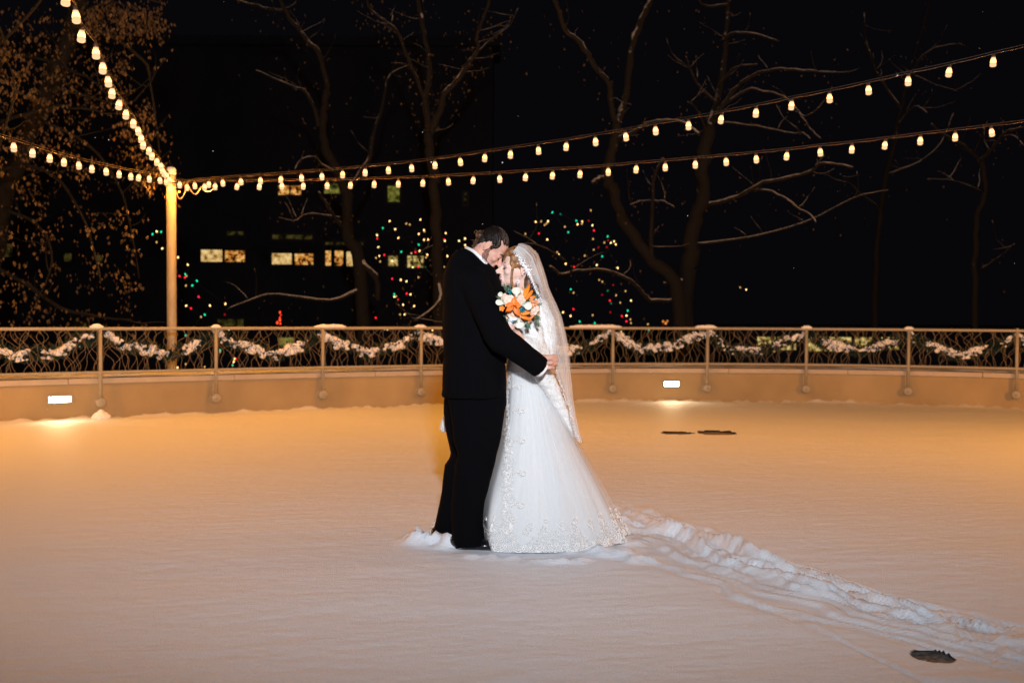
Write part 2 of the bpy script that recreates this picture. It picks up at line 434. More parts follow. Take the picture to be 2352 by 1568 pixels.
for (x, y, rx, ry, h) in [(958, 1243, .10, .10, .075), (1000, 1252, .11, .07, .085), (1030, 1258, .07, .05, .06), (1090, 1278, .13, .045, .026), (1160, 1284, .14, .05, .020), (1240, 1292, .16, .05, .018),
                          (1330, 1290, .16, .06, .024), (1410, 1272, .14, .07, .060), (1470, 1285, .10, .05, .038), (1450, 1240, .10, .10, .03), (1500, 1200, .16, .20, .02), (1350, 1262, .2, .08, .03)]:
    p = ground_pt(x, y); FEET.append((p.x, p.y, rx, ry, h))
HOLES = []
for k, (x, y, wpx, hpx) in enumerate([(2143, 1503, 46, 14.5), (1553, 993, 34, 3.2), (1647, 993, 41, 5.0)]):
    p = ground_pt(x, y); a = ground_pt(x + wpx, y); b1 = ground_pt(x, y - hpx); b2 = ground_pt(x, y + hpx)
    HOLES.append((p.x, p.y, abs(a.x - p.x), abs(b1.y - b2.y) / 2, k))
GZ = height(GX, GY)
WY = wall_y(GX)
GZ = GZ + .016 * np.exp(-((GY - WY) / .09) ** 2) * (1 + 1.6 * gnoise(GX * 2.1, GX * 0 + .5, 71) + 1.6 * gnoise(GX * 9, GX * 0 + .5, 73))      # a little drift against the wall
nx = len(xs); ny = len(ys)
verts = np.stack([GX.ravel(), GY.ravel(), GZ.ravel()], 1)
hole = np.zeros_like(GX, bool)
for (cx, cy, rx, ry, k) in HOLES:
    hole |= (np.sqrt(((GX - cx) / rx) ** 2 + ((GY - cy) / ry) ** 2) + (.09 if k == 0 else .16) * fbm(GX * 9, GY * 9, 3, 60 + k)) < 1.0
bad = (hole | (GY > WY + .16)).ravel()
idx = np.arange(nx * ny).reshape(ny, nx)
q = np.stack([idx[:-1, :-1].ravel(), idx[:-1, 1:].ravel(), idx[1:, 1:].ravel(), idx[1:, :-1].ravel()], 1)
q = q[~(bad[q].any(1))]
me = bpy.data.meshes.new('snow_ground')
me.vertices.add(len(verts)); me.vertices.foreach_set('co', verts.ravel())
me.loops.add(q.size); me.loops.foreach_set('vertex_index', q.ravel())
me.polygons.add(len(q)); me.polygons.foreach_set('loop_start', np.arange(0, q.size, 4)); me.update(calc_edges=True); me.validate()
g = link('snow_ground', me, M['snow']); tag(g, kind='structure')
pv = MB(); pv.add([(-14, -7, -.024), (14, -7, -.024), (14, 16, -.024), (-14, 16, -.024)], [(0, 1, 2, 3)])
tag(pv.build('pavement', M['pavement'], smooth=False), kind='structure')
gr = MB(); gr.add([(-300, -100, -3.2), (300, -100, -3.2), (300, 400, -3.2), (-300, 400, -3.2)], [(0, 1, 2, 3)])
tag(gr.build('ground', M['ground'], smooth=False), kind='structure')

# ------------------------------------------------------------------ wall, coping, ledge snow
wl = thing('curved_wall', 'low curved tan stucco wall with pale stone coping enclosing the snowy terrace', 'wall')
m = MB(); sweep(WXS, [(0, -.2), (0, .42), (-.9, .42), (-.9, -3.3), (-.85, -3.3), (-.85, -.2)], m); m.build('wall_face', M['wall'], wl, smooth=False)
cx0 = -10.5
while cx0 < 11.4:
    x1 = min(cx0 + 1.72, 11.5); seg = list(np.linspace(cx0 + .003, x1 - .003, 8))
    m = MB(); sweep(seg, [(.028, .4215), (.032, .428), (.032, .484), (.026, .490), (-.92, .490), (-.92, .4215)], m)
    m.build('coping', M['coping'], wl, smooth=False); cx0 += 1.72
# patchy snow lying on top of the coping
seg = np.arange(-10.4, 11.4, .045); offs = np.linspace(.012, -.88, 16)
vs = []; fs = []
for i, x in enumerate(seg):
    p, n, t = wall_frame(float(x))
    for j, o in enumerate(offs):
        h = .022 + .028 * float(fbm(np.array([x * 1.6]), np.array([o * 3.]), 3, 77)[0]); e = min(j, len(offs) - 1 - j)
        z = .4915 + max(h * min(1, .35 + e * .5), -.004)
        vs.append(p + n * o + Vector((0, 0, z)))
J = len(offs)
for i in range(len(seg) - 1):
    for j in range(J - 1):
        a = i * J + j
        if max(vs[a].z, vs[a + 1].z, vs[a + J].z, vs[a + J + 1].z) > .4885: fs.append((a, a + J, a + J + 1, a + 1))
m = MB(); m.add(vs, fs); tag(m.build('snow_ledge', M['snow_clump']), kind='stuff')

# ------------------------------------------------------------------ railing
POST_V = [-60, 228, 493, 738, 964, 1192, 1405, 1623, 1851, 2087, 2337, 2590]
PX = [wall_x_at(v) for v in POST_V]
OFF = .075
rl = thing('railing', 'tan steel railing with wavy wire infill along the top of the curved wall', 'railing')
rxs = list(np.linspace(-10.0, 11.0, 120))
def rail_pt(x, z, off=OFF):
    p, n, t = wall_frame(x); return p + n * off + Vector((0, 0, z))
m = MB(); m.tube([rail_pt(x, 1.090) for x in rxs], .021, 10); m.build('top_rail', M['rail'], rl)
m = MB(); m.tube([rail_pt(x, .560) for x in rxs], .019, 10); m.build('bottom_rail', M['rail'], rl)
for x in PX:
    p, n, t = wall_frame(x); b = p + n * OFF
    m = MB(); m.tube([b + Vector((0, 0, .20)), b + Vector((0, 0, 1.085))], .0225, 12)
    m.tube([b + Vector((0, 0, 1.105)), b + Vector((0, 0, 1.125))], [.024, .012], 12)
    po = m.build('post', M['rail'], rl)
    m = MB(); c = b + Vector((0, 0, .195))
    m.tube([p + n * .001 + Vector((0, 0, .195)), p + n * .012 + Vector((0, 0, .195))], .068, 24)
    m.tube([p + n * .010 + Vector((0, 0, .195)), c + n * .022, c + n * .030], [.050, .062, .052], 24)
    m.tube([c + n * .028, c + n * .037], [.014, .012], 6)
    m.build('mount_disc', M['rail'], po)
rw = random.Random(21)
for a, b in zip(PX[:-1], PX[1:]):
    m = MB(); n_r = 33; w = b - a
    for k in range(n_r):
        x0 = a + w * (k + rw.uniform(.1, .9)) / n_r
        lean = rw.choice((-1, 1)) * rw.uniform(.02, .34); amp = rw.uniform(.02, .055); per = rw.uniform(.22, .42); ph = rw.uniform(0, 2 * PI)
        pts = []
        for i in range(19):
            tt = i / 18; z = .572 + tt * (1.072 - .572)
            bend = math.tanh((tt - rw.choice((.5,))) * 2.4) * .5 + .5
            x = x0 + lean * (bend - .5) + amp * math.sin(2 * PI * (z - .57) / per + ph) * math.sin(PI * min(1, tt * 1.6 + .1) * .5)
            x = min(max(x, a + .03), b - .03)
            pts.append(rail_pt(x, z, OFF + rw.choice((0,)) + (.006 if k % 2 else -.006)))
        m.tube(pts, .0025, 5, cap=False)
    m.build('wire_panel', M['wire'], rl)

# ------------------------------------------------------------------ garland with snow
gl = thing('garland', 'evergreen garland draped in swags behind the railing and loaded with snow', 'garland')
rg = random.Random(5)
for bi, (a, b) in enumerate(zip(PX[:-1], PX[1:])):
    nl = MB(); sn = MB(); N = 60
    low = rg.uniform(.74, .80); skew = rg.uniform(-.12, .12)
    def cz(t):
        s_ = min(max(t + skew * math.sin(PI * t), 0), 1); return 1.03 - (1.03 - low) * (1 - abs(2 * s_ - 1) ** 1.7) + .02 * math.sin(t * 17 + bi)
    for i in range(N):
        t = (i + .5) / N; x = a + (b - a) * t; z = cz(t)
        c = rail_pt(x, z, OFF - .09)
        for k in range(18):                                  # sprigs
            an = rg.uniform(0, 2 * PI); L = rg.uniform(.05, .125)
            d = Vector((rg.uniform(-.6, .6), math.cos(an) * .7, math.sin(an) - .25)).normalized()
            p1 = c + d * L; side = d.orthogonal().normalized() * .011
            nl.add([c - side, c + side, p1 + side * .6, p1 - side * .6], [(0, 1, 2, 3)])
            side = d.cross(side).normalized() * .011
            nl.add([c - side, c + side, p1 + side * .6, p1 - side * .6], [(0, 1, 2, 3)])
        dens = mnoise.noise(Vector((x * 4.3, 4.2, bi))) * 1.5 + .42
        if dens > 0:
            for k in range(3):
                if rg.random() < .3: continue
                r = rg.uniform(.015, .037) * (0.6 + .7 * min(dens, 1))
                dz = rg.uniform(-.005, .045) if rg.random() < .72 else -rg.uniform(.0, .075)
                sn.ell((c.x + rg.uniform(-.02, .02), c.y - rg.uniform(.0, .05), z + dz), (r * 1.25, r, r * rg.uniform(.7, 1.1)), None, 12, 8, .40, 1.5, rg.random() * 50)
    sw = nl.build('swag', M['needles'], gl, smooth=False)
    link('snow', fuse(sn, .010, 4), M['snow_clump'], sw)

# snow caps on the top rail
def snow_cap(x0v, x1v, h, label):
    xa = wall_x_at(x0v); xb = wall_x_at(x1v); m = MB(); L = xb - xa; n = max(4, int(L / .03))
    for i in range(n + 1):
        x = xa + L * i / n; e = min(i, n - i) / max(n, 1); hh = h * (.55 + .45 * min(1, e * 6)) * random.uniform(.88, 1.1)
        p = rail_pt(x, 1.100 + hh * .38)
        m.ell(tuple(p), (max(.03, L / n), .040, hh * .62), None, 12, 8, .12, 2, i)
    o = link('snow_mound', fuse(m, .007, 3), M['snow_clump']); tag(o, label, 'snow cap', 'snow caps along the top rail')
snow_cap(209, 230, .055, 'thick snow cap on the first railing post from the left')
snow_cap(486, 500, .045, 'small snow cap on the post just right of the light pole')
snow_cap(722, 787, .045, 'long snow cap on the top rail over the third post from the left')
snow_cap(952, 972, .045, 'snow cap on the rail beside the groom\'s back')
snow_cap(1308, 1421, .045, 'longest flat snow cap on the rail right of the bride\'s veil')
snow_cap(1597, 1640, .045, 'flat snow cap on the post right of the glowing wall light')
snow_cap(1842, 1860, .045, 'round snow cap on the third railing post from the right edge')
snow_cap(2080, 2094, .040, 'tiny round snow cap on the second railing post from the right edge')
# lump of snow fallen at the foot of the wall
m = MB(); p, n, t = wall_frame(wall_x_at(228)); c = p + n * .10
m.ell((c.x, c.y, .02), (.11, .09, .07), None, 14, 9, .3, 1.5, 3); m.ell((c.x, c.y, .06), (.05, .05, .06), None, 12, 8, .3, 1.5, 5)
tag(link('snow_lump', fuse(m, .008, 2), M['snow_clump']), 'small pointed snow lump at the foot of the wall under the leftmost post', 'snow lump')

# recessed wall lights
def wall_light(xv, zc, w, h, label):
    x = wall_x_at(xv); p, n, t = wall_frame(x); o = thing('wall_light', label, 'wall light', 'lights set in the curved wall')
    R = Matrix((( t.x, n.x, 0, p.x), (t.y, n.y, 0, p.y), (0, 0, 1, zc), (0, 0, 0, 1)))
    m = MB(); b = .018
    for (cx, cz_, hx, hz) in ((0, h / 2 + b / 2, w / 2 + b, b / 2), (0, -h / 2 - b / 2, w / 2 + b, b / 2), (w / 2 + b / 2, 0, b / 2, h / 2 - .0005), (-w / 2 - b / 2, 0, b / 2, h / 2 - .0005)):
        m.box((cx, .007, cz_), (hx, .009, hz), R)
    m.build('housing', M['steel'], o, smooth=False)
    m = MB(); m.add([R @ Vector(q) for q in ((-w / 2, .003, -h / 2), (w / 2, .003, -h / 2), (w / 2, .003, h / 2), (-w / 2, .003, h / 2))], [(0, 1, 2, 3)])
    m.build('lens', M['step'], o, smooth=False)
    settle(o, p)
wall_light(136, .245, .235, .062, 'bright recessed wall light between the left edge and the first post')
wall_light(1543, .255, .215, .062, 'bright recessed wall light in the wall right of the bride')

# ------------------------------------------------------------------ light pole
PY = 13.35; pb = at(395, 800, PY); PXX = pb.x
lp = thing('light_pole', 'tan round pole with a snow cap where all the string lights meet', 'pole')
ztop = at(394, 402, PY).z; r_p = .062
m = MB(); m.lathe([(r_p, -3.2), (r_p, 0), (r_p, ztop - .02), (r_p * .98, ztop)], Matrix.Translation((PXX, PY, 0)), 28); m.build('shaft', M['pole'], lp)
m = MB(); m.lathe([(r_p + .004, ztop - .10), (r_p + .006, ztop - .09), (r_p + .006, ztop - .075), (r_p + .004, ztop - .065)], Matrix.Translation((PXX, PY, 0)), 28); m.build('collar', M['steel'], lp)
m = MB(); m.lathe([(r_p * .99, ztop + .0), (r_p * 1.03, ztop + .03), (r_p * 1.0, ztop + .07), (r_p * .75, ztop + .10), (.0, ztop + .112)], Matrix.Translation((PXX, PY, 0)), 20); m.build('snow_cap', M['snow_clump'], lp)
ztie = at(395, 424, PY).z
m = MB(); m.lathe([(r_p + .002, ztie - .03), (r_p + .012, ztie - .02), (r_p + .012, ztie + .02), (r_p + .002, ztie + .03)], Matrix.Translation((PXX, PY, 0)), 20)
m.build('cable_ring', M['cable'], lp)
settle(lp, (PXX, PY, -3.2))

# ------------------------------------------------------------------ festoon strings
gm = MB(); gm.lathe([(.014, -.028), (.017, -.024), (.021, -.058), (.0255, -.084), (.0275, -.100), (.0255, -.112), (.017, -.119), (.0, -.121)], None, 12)
GLASS = gm.mesh('bulb_glass'); GLASS.polygons.foreach_set('use_smooth', [True] * len(GLASS.polygons)); GLASS.materials.append(M['glass'])
fm = MB(); fm.lathe([(.010, -.036), (.0178, -.040), (.0215, -.055), (.0235, -.068), (.0245, -.0755)], None, 12)
FIL = fm.mesh('bulb_glow'); FIL.polygons.foreach_set('use_smooth', [True] * len(FIL.polygons)); FIL.materials.append(M['filament'])
# the glow sits just proud of the glass
for v in FIL.vertices: v.co.x *= 1.05; v.co.y *= 1.05
sm = MB(); sm.lathe([(.008, .012), (.0145, .008), (.0155, -.028), (.0135, -.031), (.0, -.031)], None, 10)
SOCK = sm.mesh('bulb_socket'); SOCK.polygons.foreach_set('use_smooth', [True] * len(SOCK.polygons)); SOCK.materials.append(M['socket'])
rb = random.Random(3)
def bulb(parent, loc, tilt=.10):
    o = bpy.data.objects.new('bulb', GLASS); COL.objects.link(o); o.parent = parent
    o.scale = (1.0, 1.0, .86); o.location = loc; o.rotation_euler = (rb.uniform(-tilt, tilt), rb.uniform(-tilt, tilt), rb.uniform(0, 6))
    for nm, me_ in (('filament', FIL), ('socket', SOCK)):
        c = bpy.data.objects.new(nm, me_); COL.objects.link(c); c.parent = o
    return o
def bulb_lamp(parent, loc, watt=BULB_WATT):
    ld = LAMP.get(watt)
    if ld is None:
        ld = bpy.data.lights.new('bulb_light', 'POINT'); ld.energy = watt; ld.color = (1.0, .37, .045); ld.shadow_soft_size = .012; LAMP[watt] = ld
    o = bpy.data.objects.new('bulb_light', ld); COL.objects.link(o); o.parent = parent; o.location = loc + Vector((0, 0, -.150))
LAMP = {}
def festoon(label, pts, extra_cable=None, messenger=True, watt=BULB_WATT):
    """pts: the hanging point of every bulb, pole first"""
    t = thing('string_light', label, 'string lights', 'festoon strings meeting at the pole')
    m = MB(); path = [Vector((PXX, PY, ztie))]
    for i, p in enumerate(pts):
        if i: path.append((pts[i - 1] + p) / 2 + Vector((0, 0, .006)))
        path.append(p + Vector((0, 0, .012)))
    m.tube(path, .0024, 6)
    m.build('cable', M['cable'], t)
    if messenger:
        m = MB(); path = [Vector((PXX, PY, ztie + .05))] + [p + Vector((0, 0, .030)) for i, p in enumerate(pts)]
        m.tube(path, .0022, 5); m.build('support_wire', M['cable'], t)
    for p in pts: bulb(t, p, .12); bulb_lamp(t, p, watt)
    return t
def string_pts(xv, yv, idx, n, Y0, Y1, ext=0):
    """bulb centres measured along a string; depth runs evenly from Y0 to Y1"""
    out = []
    for i in range(n + ext):
        j = i
        x = np.interp(j, idx, xv); y = np.interp(j, idx, yv)
        if j > idx[-1]:
            x = xv[-1] + (xv[-1] - xv[-2]) / (idx[-1] - idx[-2]) * (j - idx[-1]) * 1.04; y = yv[-1] + (yv[-1] - yv[-2]) / (idx[-1] - idx[-2]) * (j - idx[-1])
        Y = Y0 + (Y1 - Y0) * j / (n - 1)
        p = at(float(x), float(y), Y); out.append(p + Vector((0, 0, .078)))
    return out
K = .89
x1 = [447, 480, 511, 552, 598, 646, 692, 739, 787, 839, 892, 945, 999, 1056, 1114, 1173, 1236, 1301, 1367, 1436, 1505, 1581, 1658, 1737, 1819, 1905, 1994, 2086, 2181, 2282]
y1 = [430, 427, 424, 421, 419, 416, 412, 409, 405, 400, 395, 390, 383, 376, 367, 359, 350, 341, 330, 319, 305, 293, 279, 264, 247, 231, 212, 191, 171, 147]
festoon('upper of the two long bulb strings rising from the pole to the right edge', string_pts(x1, y1, list(range(30)), 30, 13.3, 8.9, 8))
x2 = [413, 430, 470, 494, 546, 597, 648, 697, 752, 806, 860, 915, 972, 1029, 1088, 1147, 1208, 1270, 1333, 1397, 1462, 1528, 1597, 1667, 1736, 1808, 1883, 1957, 2034, 2114, 2194, 2276]
y2 = [428, 434, 433, 432, 432, 432, 431, 431, 430, 429, 427, 426, 424, 421, 418, 415, 411, 407, 404, 399, 393, 388, 382, 376, 370, 363, 354, 347, 338, 328, 319, 309]
festoon('lower of the two long bulb strings rising from the pole to the right edge', string_pts(x2, y2, list(range(32)), 32, 13.3, 10.4, 10))
x3 = [382, 366, 343, 320, 300, 274, 243, 211, 180, 147, 115, 75, 31]
y3 = [421, 418, 415, 412, 409, 404, 398, 392, 384, 377, 368, 356, 343]
festoon('bulb string dipping gently from the pole to the left edge', string_pts(x3, y3, list(range(13)), 13, 13.2, 9.4, 2))
x4 = [389, 384, 377, 372, 369, 361, 350, 343, 330, 324, 316, 306, 290, 275, 258, 247, 236, 220, 189, 173, 152]
y4 = [417, 408, 402, 395, 386, 376, 363, 351, 338, 323, 306, 289, 268, 246, 220, 193, 163, 128, 90, 46, 5]
festoon('steep bulb string climbing from the pole to the upper left', string_pts(x4, y4, list(range(21)), 21, 13.2, 6.1, 0), watt=7.5)
# slack loops of cable hanging beside the pole
m = MB()
for (a, b, dip) in (((400, 428), (428, 430), 28), ((432, 424), (462, 428), 20), ((460, 428), (498, 424), 14), ((385, 430), (395, 434), 14)):
    pts = [at(a[0] + (b[0] - a[0]) * i / 10, a[1] + (b[1] - a[1]) * i / 10 + dip * math.sin(PI * i / 10), 13.15) for i in range(11)]
    m.tube(pts, .0055, 6)
tag(m.build('slack_cable', M['rail']), 'slack loops of spare cable hanging from the strings beside the pole', 'cable')

# ------------------------------------------------------------------ buildings beyond
def building(label, x0, x1, ztop_, Y, depth, wins, extra=()):
    o = thing('building', label, 'building')
    a = at(x0, 700, Y).x; b = at(x1, 700, Y).x
    m = MB(); m.box(((a + b) / 2, Y + depth / 2, (ztop_ - 3.2) / 2), ((b - a) / 2, depth / 2, (ztop_ + 3.2) / 2)); m.build('facade', M['facade'], o, smooth=False)
    m = MB(); m.box(((a + b) / 2, Y + depth / 2, ztop_ + .2), ((b - a) / 2 + .3, depth / 2 + .3, .2)); m.build('parapet', M['facade'], o, smooth=False)
    for (u0, v0, u1, v1, mt, mull) in wins:
        p = at(u0, v1, Y); q_ = at(u1, v0, Y); W = q_.x - p.x; H = q_.z - p.z; cx = (p.x + q_.x) / 2; cz_ = (p.z + q_.z) / 2
        m = MB(); f = .05
        for (dx, dz, hx, hz) in ((0, H / 2 + f, W / 2 + 2 * f, f), (0, -H / 2 - f, W / 2 + 2 * f, f), (W / 2 + f, 0, f, H / 2 - .001), (-W / 2 - f, 0, f, H / 2 - .001)):
            m.box((cx + dx, Y - .03, cz_ + dz), (hx, .05, hz))
        for k in range(1, mull): m.box((p.x + W * k / mull, Y - .02, cz_), (.035, .03, H / 2 - .002))
        w = m.build('window', M['dark_frame'], o, smooth=False)
        m = MB(); m.add([(p.x, Y - .012, p.z), (q_.x, Y - .012, p.z), (q_.x, Y - .012, q_.z), (p.x, Y - .012, q_.z)], [(0, 1, 2, 3)]); m.build('pane', M[mt], w, smooth=False)
    settle(o, ((a + b) / 2, Y, -3.2)); return o
building('dark office building with a broken row of warmly lit windows left of the groom', -150, 1130, 13, 44, 2.5, [
    (462, 574, 512, 601, 'win_cream', 1), (517, 576, 563, 601, 'win_amber', 1), (625, 582, 672, 607, 'win_cream', 1), (676, 583, 720, 608, 'win_amber', 1),
    (748, 576, 764, 610, 'win_amber', 1), (766, 576, 791, 610, 'win_amber', 1), (794, 578, 812, 611, 'win_cream', 1), (892, 588, 914, 611, 'win_tree', 1), (936, 588, 973, 614, 'win_tree', 1),
    (640, 427, 692, 448, 'win_amber', 2), (745, 423, 784, 445, 'win_green', 1), (891, 428, 918, 464, 'win_green', 1), (522, 532, 560, 540, 'win_dim', 1),
    (148, 582, 166, 600, 'win_dim', 1), (222, 586, 236, 600, 'win_dim', 1), (626, 540, 718, 549, 'win_dim', 1), (748, 557, 834, 562, 'win_dim', 1), (1066, 444, 1072, 470, 'win_dim', 1),
    (640, 775, 675, 800, 'win_green', 1), (500, 733, 560, 760, 'win_dim', 1), (170, 738, 200, 760, 'win_dim', 1), (0, 560, 30, 590, 'win_dim', 1)])
building('low dark building with wide yellow windows glowing behind the right end of the railing', 1700, 2520, .5, 38, 10, [
    (1738, 756, 1828, 803, 'win_tree', 2), (1848, 756, 1955, 806, 'win_tree', 2), (1962, 756, 2064, 802, 'win_tree', 2)])
# small far lights
m = MB()
for (x, y, r) in ((643, 717, 2.4), (643, 735, 3.0), (637, 741, 3.0), (643, 729, 2.0), (644, 743, 2.2), (645, 723, 1.6)):
    p = at(x, y, 30); m.ell(tuple(p), (r * .012, .02, r * .016), None, 8, 6)
tag(m.build('red_lamp', M['redsign']), 'upright cluster of red lamps just above the rail right of the pole', 'lamp')
m = MB()
for (x, y, r) in ((1523, 738, 2.4), (1529, 742, 3.0), (1533, 737, 2.0)):
    p = at(x, y, 30); m.ell(tuple(p), (r * .014, .02, r * .016), None, 8, 6)
tag(m.build('orange_lamp', M['orangeglow']), 'faint orange lamp above the rail between two posts right of the bride', 'lamp')

# ------------------------------------------------------------------ trees
rt = random.Random(11)
def smooth_path(p3, sub=4, wob=.02):
    out = []
    n = len(p3)
    for i in range(n - 1):
        p0 = p3[max(i - 1, 0)]; a = p3[i]; b = p3[i + 1]; p4 = p3[min(i + 2, n - 1)]
        for k in range(sub):
            t = k / sub
            q_ = .5 * ((2 * a) + (b - p0) * t + (2 * p0 - 5 * a + 4 * b - p4) * t * t + (-p0 + 3 * a - 3 * b + p4) * t ** 3)
            out.append(q_ + Vector((rt.uniform(-wob, wob), rt.uniform(-wob, wob), rt.uniform(-wob, wob))))
    out.append(p3[-1]); return out
def limb(m, pts, Y, r0, r1, dY=0., twigs=0):
    p3 = [at(x, y, Y + dY * i / max(1, len(pts) - 1)) for i, (x, y) in enumerate(pts)]
    sp = smooth_path(p3, 4, .35 * r1 + .004); n = len(sp)
    m.tube(sp, [(r0 + (r1 - r0) * (i / (n - 1)) ** .8) * rt.uniform(.88, 1.12) for i in range(n)], 9)
    for k in range(twigs):
        i = rt.randrange(1, n - 1); a = sp[i]; d = Vector((rt.uniform(-1, 1), rt.uniform(-.6, .6), rt.uniform(-.2, 1))).normalized(); L = rt.uniform(.25, .8)
        q_ = [a]
        for s in range(5): d = (d + Vector((rt.uniform(-.35, .35), rt.uniform(-.3, .3), rt.uniform(-.2, .35)))).normalized(); q_.append(q_[-1] + d * L / 5)
        m.tube(q_, [.012, .010, .008, .006, .005, .003], 5)
    return sp
def leaves(mb, pts, n, spread, size, rnd, hang=1.0):
    for _ in range(n):
        c = rnd.choice(pts) + Vector((rnd.gauss(0, spread), rnd.gauss(0, spread), rnd.gauss(-.05, spread * .7)))
        L = rnd.uniform(.6, 1.2) * size; w = L * rnd.uniform(.28, .42); an = rnd.uniform(0, PI)
        s = Vector((math.cos(an), math.sin(an), rnd.uniform(-.2, .2))) * w; d = Vector((rnd.uniform(-.35, .35), rnd.uniform(-.35, .35), -1)).normalized() * L
        bow = s.cross(d).normalized() * w * .4
        mb.add([c, c + s + d * .45 + bow, c + d, c - s + d * .45 + bow], [(0, 1, 2, 3)])
def tree(label, Y, trunk, r0, r1, limbs, nleaf=0, lsize=.07, base=None, crown_regions=None):
    o = thing('bare_tree', label, 'tree', 'trees beyond the terrace')
    m = MB(); pts = [(trunk[0][0] + 4, 1130 if base is None else base)] + trunk
    sp = limb(m, pts, Y, r0, r1)
    m.build('trunk', M['bark_dark'], o)
    m = MB(); allp = []
    for (pl, ra, rb_, dY, tw) in limbs: allp += limb(m, pl, Y, ra, rb_, dY, tw)
    m.build('crown', M['bark'], o)
    if nleaf:
        lm = MB(); leaves(lm, allp, nleaf, .28, lsize, rt); lm.build('leaves', M['dead_leaf'], o, smooth=False)
    settle(o, at(trunk[0][0], 1000, Y) * 1.0)
    return o
tree('bare forked tree whose trunk rises behind the lit office windows', 20,
     [(830, 640), (800, 540), (795, 450), (775, 393), (748, 343), (743, 283), (747, 233), (752, 200)], .15, .06, [
     ([(752, 200), (735, 127), (708, 97), (685, 67), (668, 50), (655, 25), (645, 5), (640, -20)], .055, .03, -.8, 6),
     ([(655, 27), (620, 22), (588, 12), (540, 0)], .035, .02, 0, 3), ([(731, 290), (721, 250), (698, 207), (678, 202), (640, 185), (588, 162)], .045, .015, -.5, 3),
     ([(797, 440), (845, 370), (855, 317), (875, 257), (890, 187), (908, 163), (948, 150)], .06, .015, .5, 6),
     ([(778, 397), (738, 377), (721, 360), (691, 367), (675, 393)], .035, .014, -.6, 2), ([(785, 520), (768, 497), (748, 467), (731, 440)], .05, .02, -.5, 2),
     ([(780, 500), (751, 495), (705, 492), (675, 507), (640, 500)], .03, .012, -.8, 3), ([(830, 600), (865, 644), (868, 690)], .08, .05, 0, 0),
     ([(830, 660), (760, 690), (640, 676), (588, 684), (520, 711)], .05, .014, -1.5, 3)], 240, .06)
tree('slender bare tree with a high V fork directly behind the groom', 19,
     [(1006, 640), (1003, 523), (998, 457), (996, 400), (987, 333), (985, 305)], .125, .085, [
     ([(985, 310), (978, 233), (985, 167), (983, 127), (970, 60), (962, 10), (958, -30)], .07, .035, .3, 5),
     ([(985, 310), (1011, 253), (1021, 217), (1048, 187), (1075, 147), (1098, 113), (1095, 83), (1112, 40), (1125, -5)], .07, .025, -.5, 7),
     ([(978, 235), (951, 167), (931, 120), (911, 70), (881, 47), (851, 23), (841, -5)], .04, .018, -.6, 7),
     ([(1003, 560), (960, 590), (1000, 640)], .02, .01, .4, 1), ([(1005, 640), (1010, 690), (960, 731), (938, 725), (915, 700)], .035, .014, -1.5, 2),
     ([(1085, 130), (1130, 90), (1170, 60), (1190, 20)], .025, .01, 0, 5)], 420, .06)
tree('tall bare tree with a wide V fork rising above the bride', 19,
     [(1560, 700), (1500, 600), (1443, 523), (1409, 443), (1395, 400), (1409, 340), (1420, 280)], .14, .09, [
     ([(1418, 290), (1423, 267), (1439, 200), (1453, 100), (1476, 43), (1496, 0), (1510, -40)], .085, .05, .4, 4),
     ([(1416, 290), (1406, 250), (1403, 200), (1396, 187), (1366, 150), (1333, 100), (1299, 70), (1286, 30), (1273, -5)], .06, .04, -.9, 5),
     ([(1415, 320), (1456, 303), (1486, 283), (1533, 277), (1573, 283), (1606, 310)], .04, .022, -1.6, 3),
     ([(1495, 600), (1496, 523), (1499, 453), (1503, 407), (1523, 363)], .05, .022, -.8, 3), ([(1497, 462), (1470, 462), (1448, 470)], .025, .012, -.4, 1),
     ([(1499, 462), (1526, 463), (1550, 477)], .025, .012, -.4, 1), ([(1396, 405), (1372, 410), (1362, 420)], .05, .035, -.3, 0),
     ([(1540, 690), (1494, 689), (1471, 666), (1446, 644), (1410, 625), (1371, 618), (1349, 622), (1321, 622), (1291, 630), (1263, 611)], .05, .02, -2.2, 3),
     ([(1300, 600), (1262, 575), (1230, 562), (1205, 560)], .022, .012, -1.5, 2)], 200, .055)
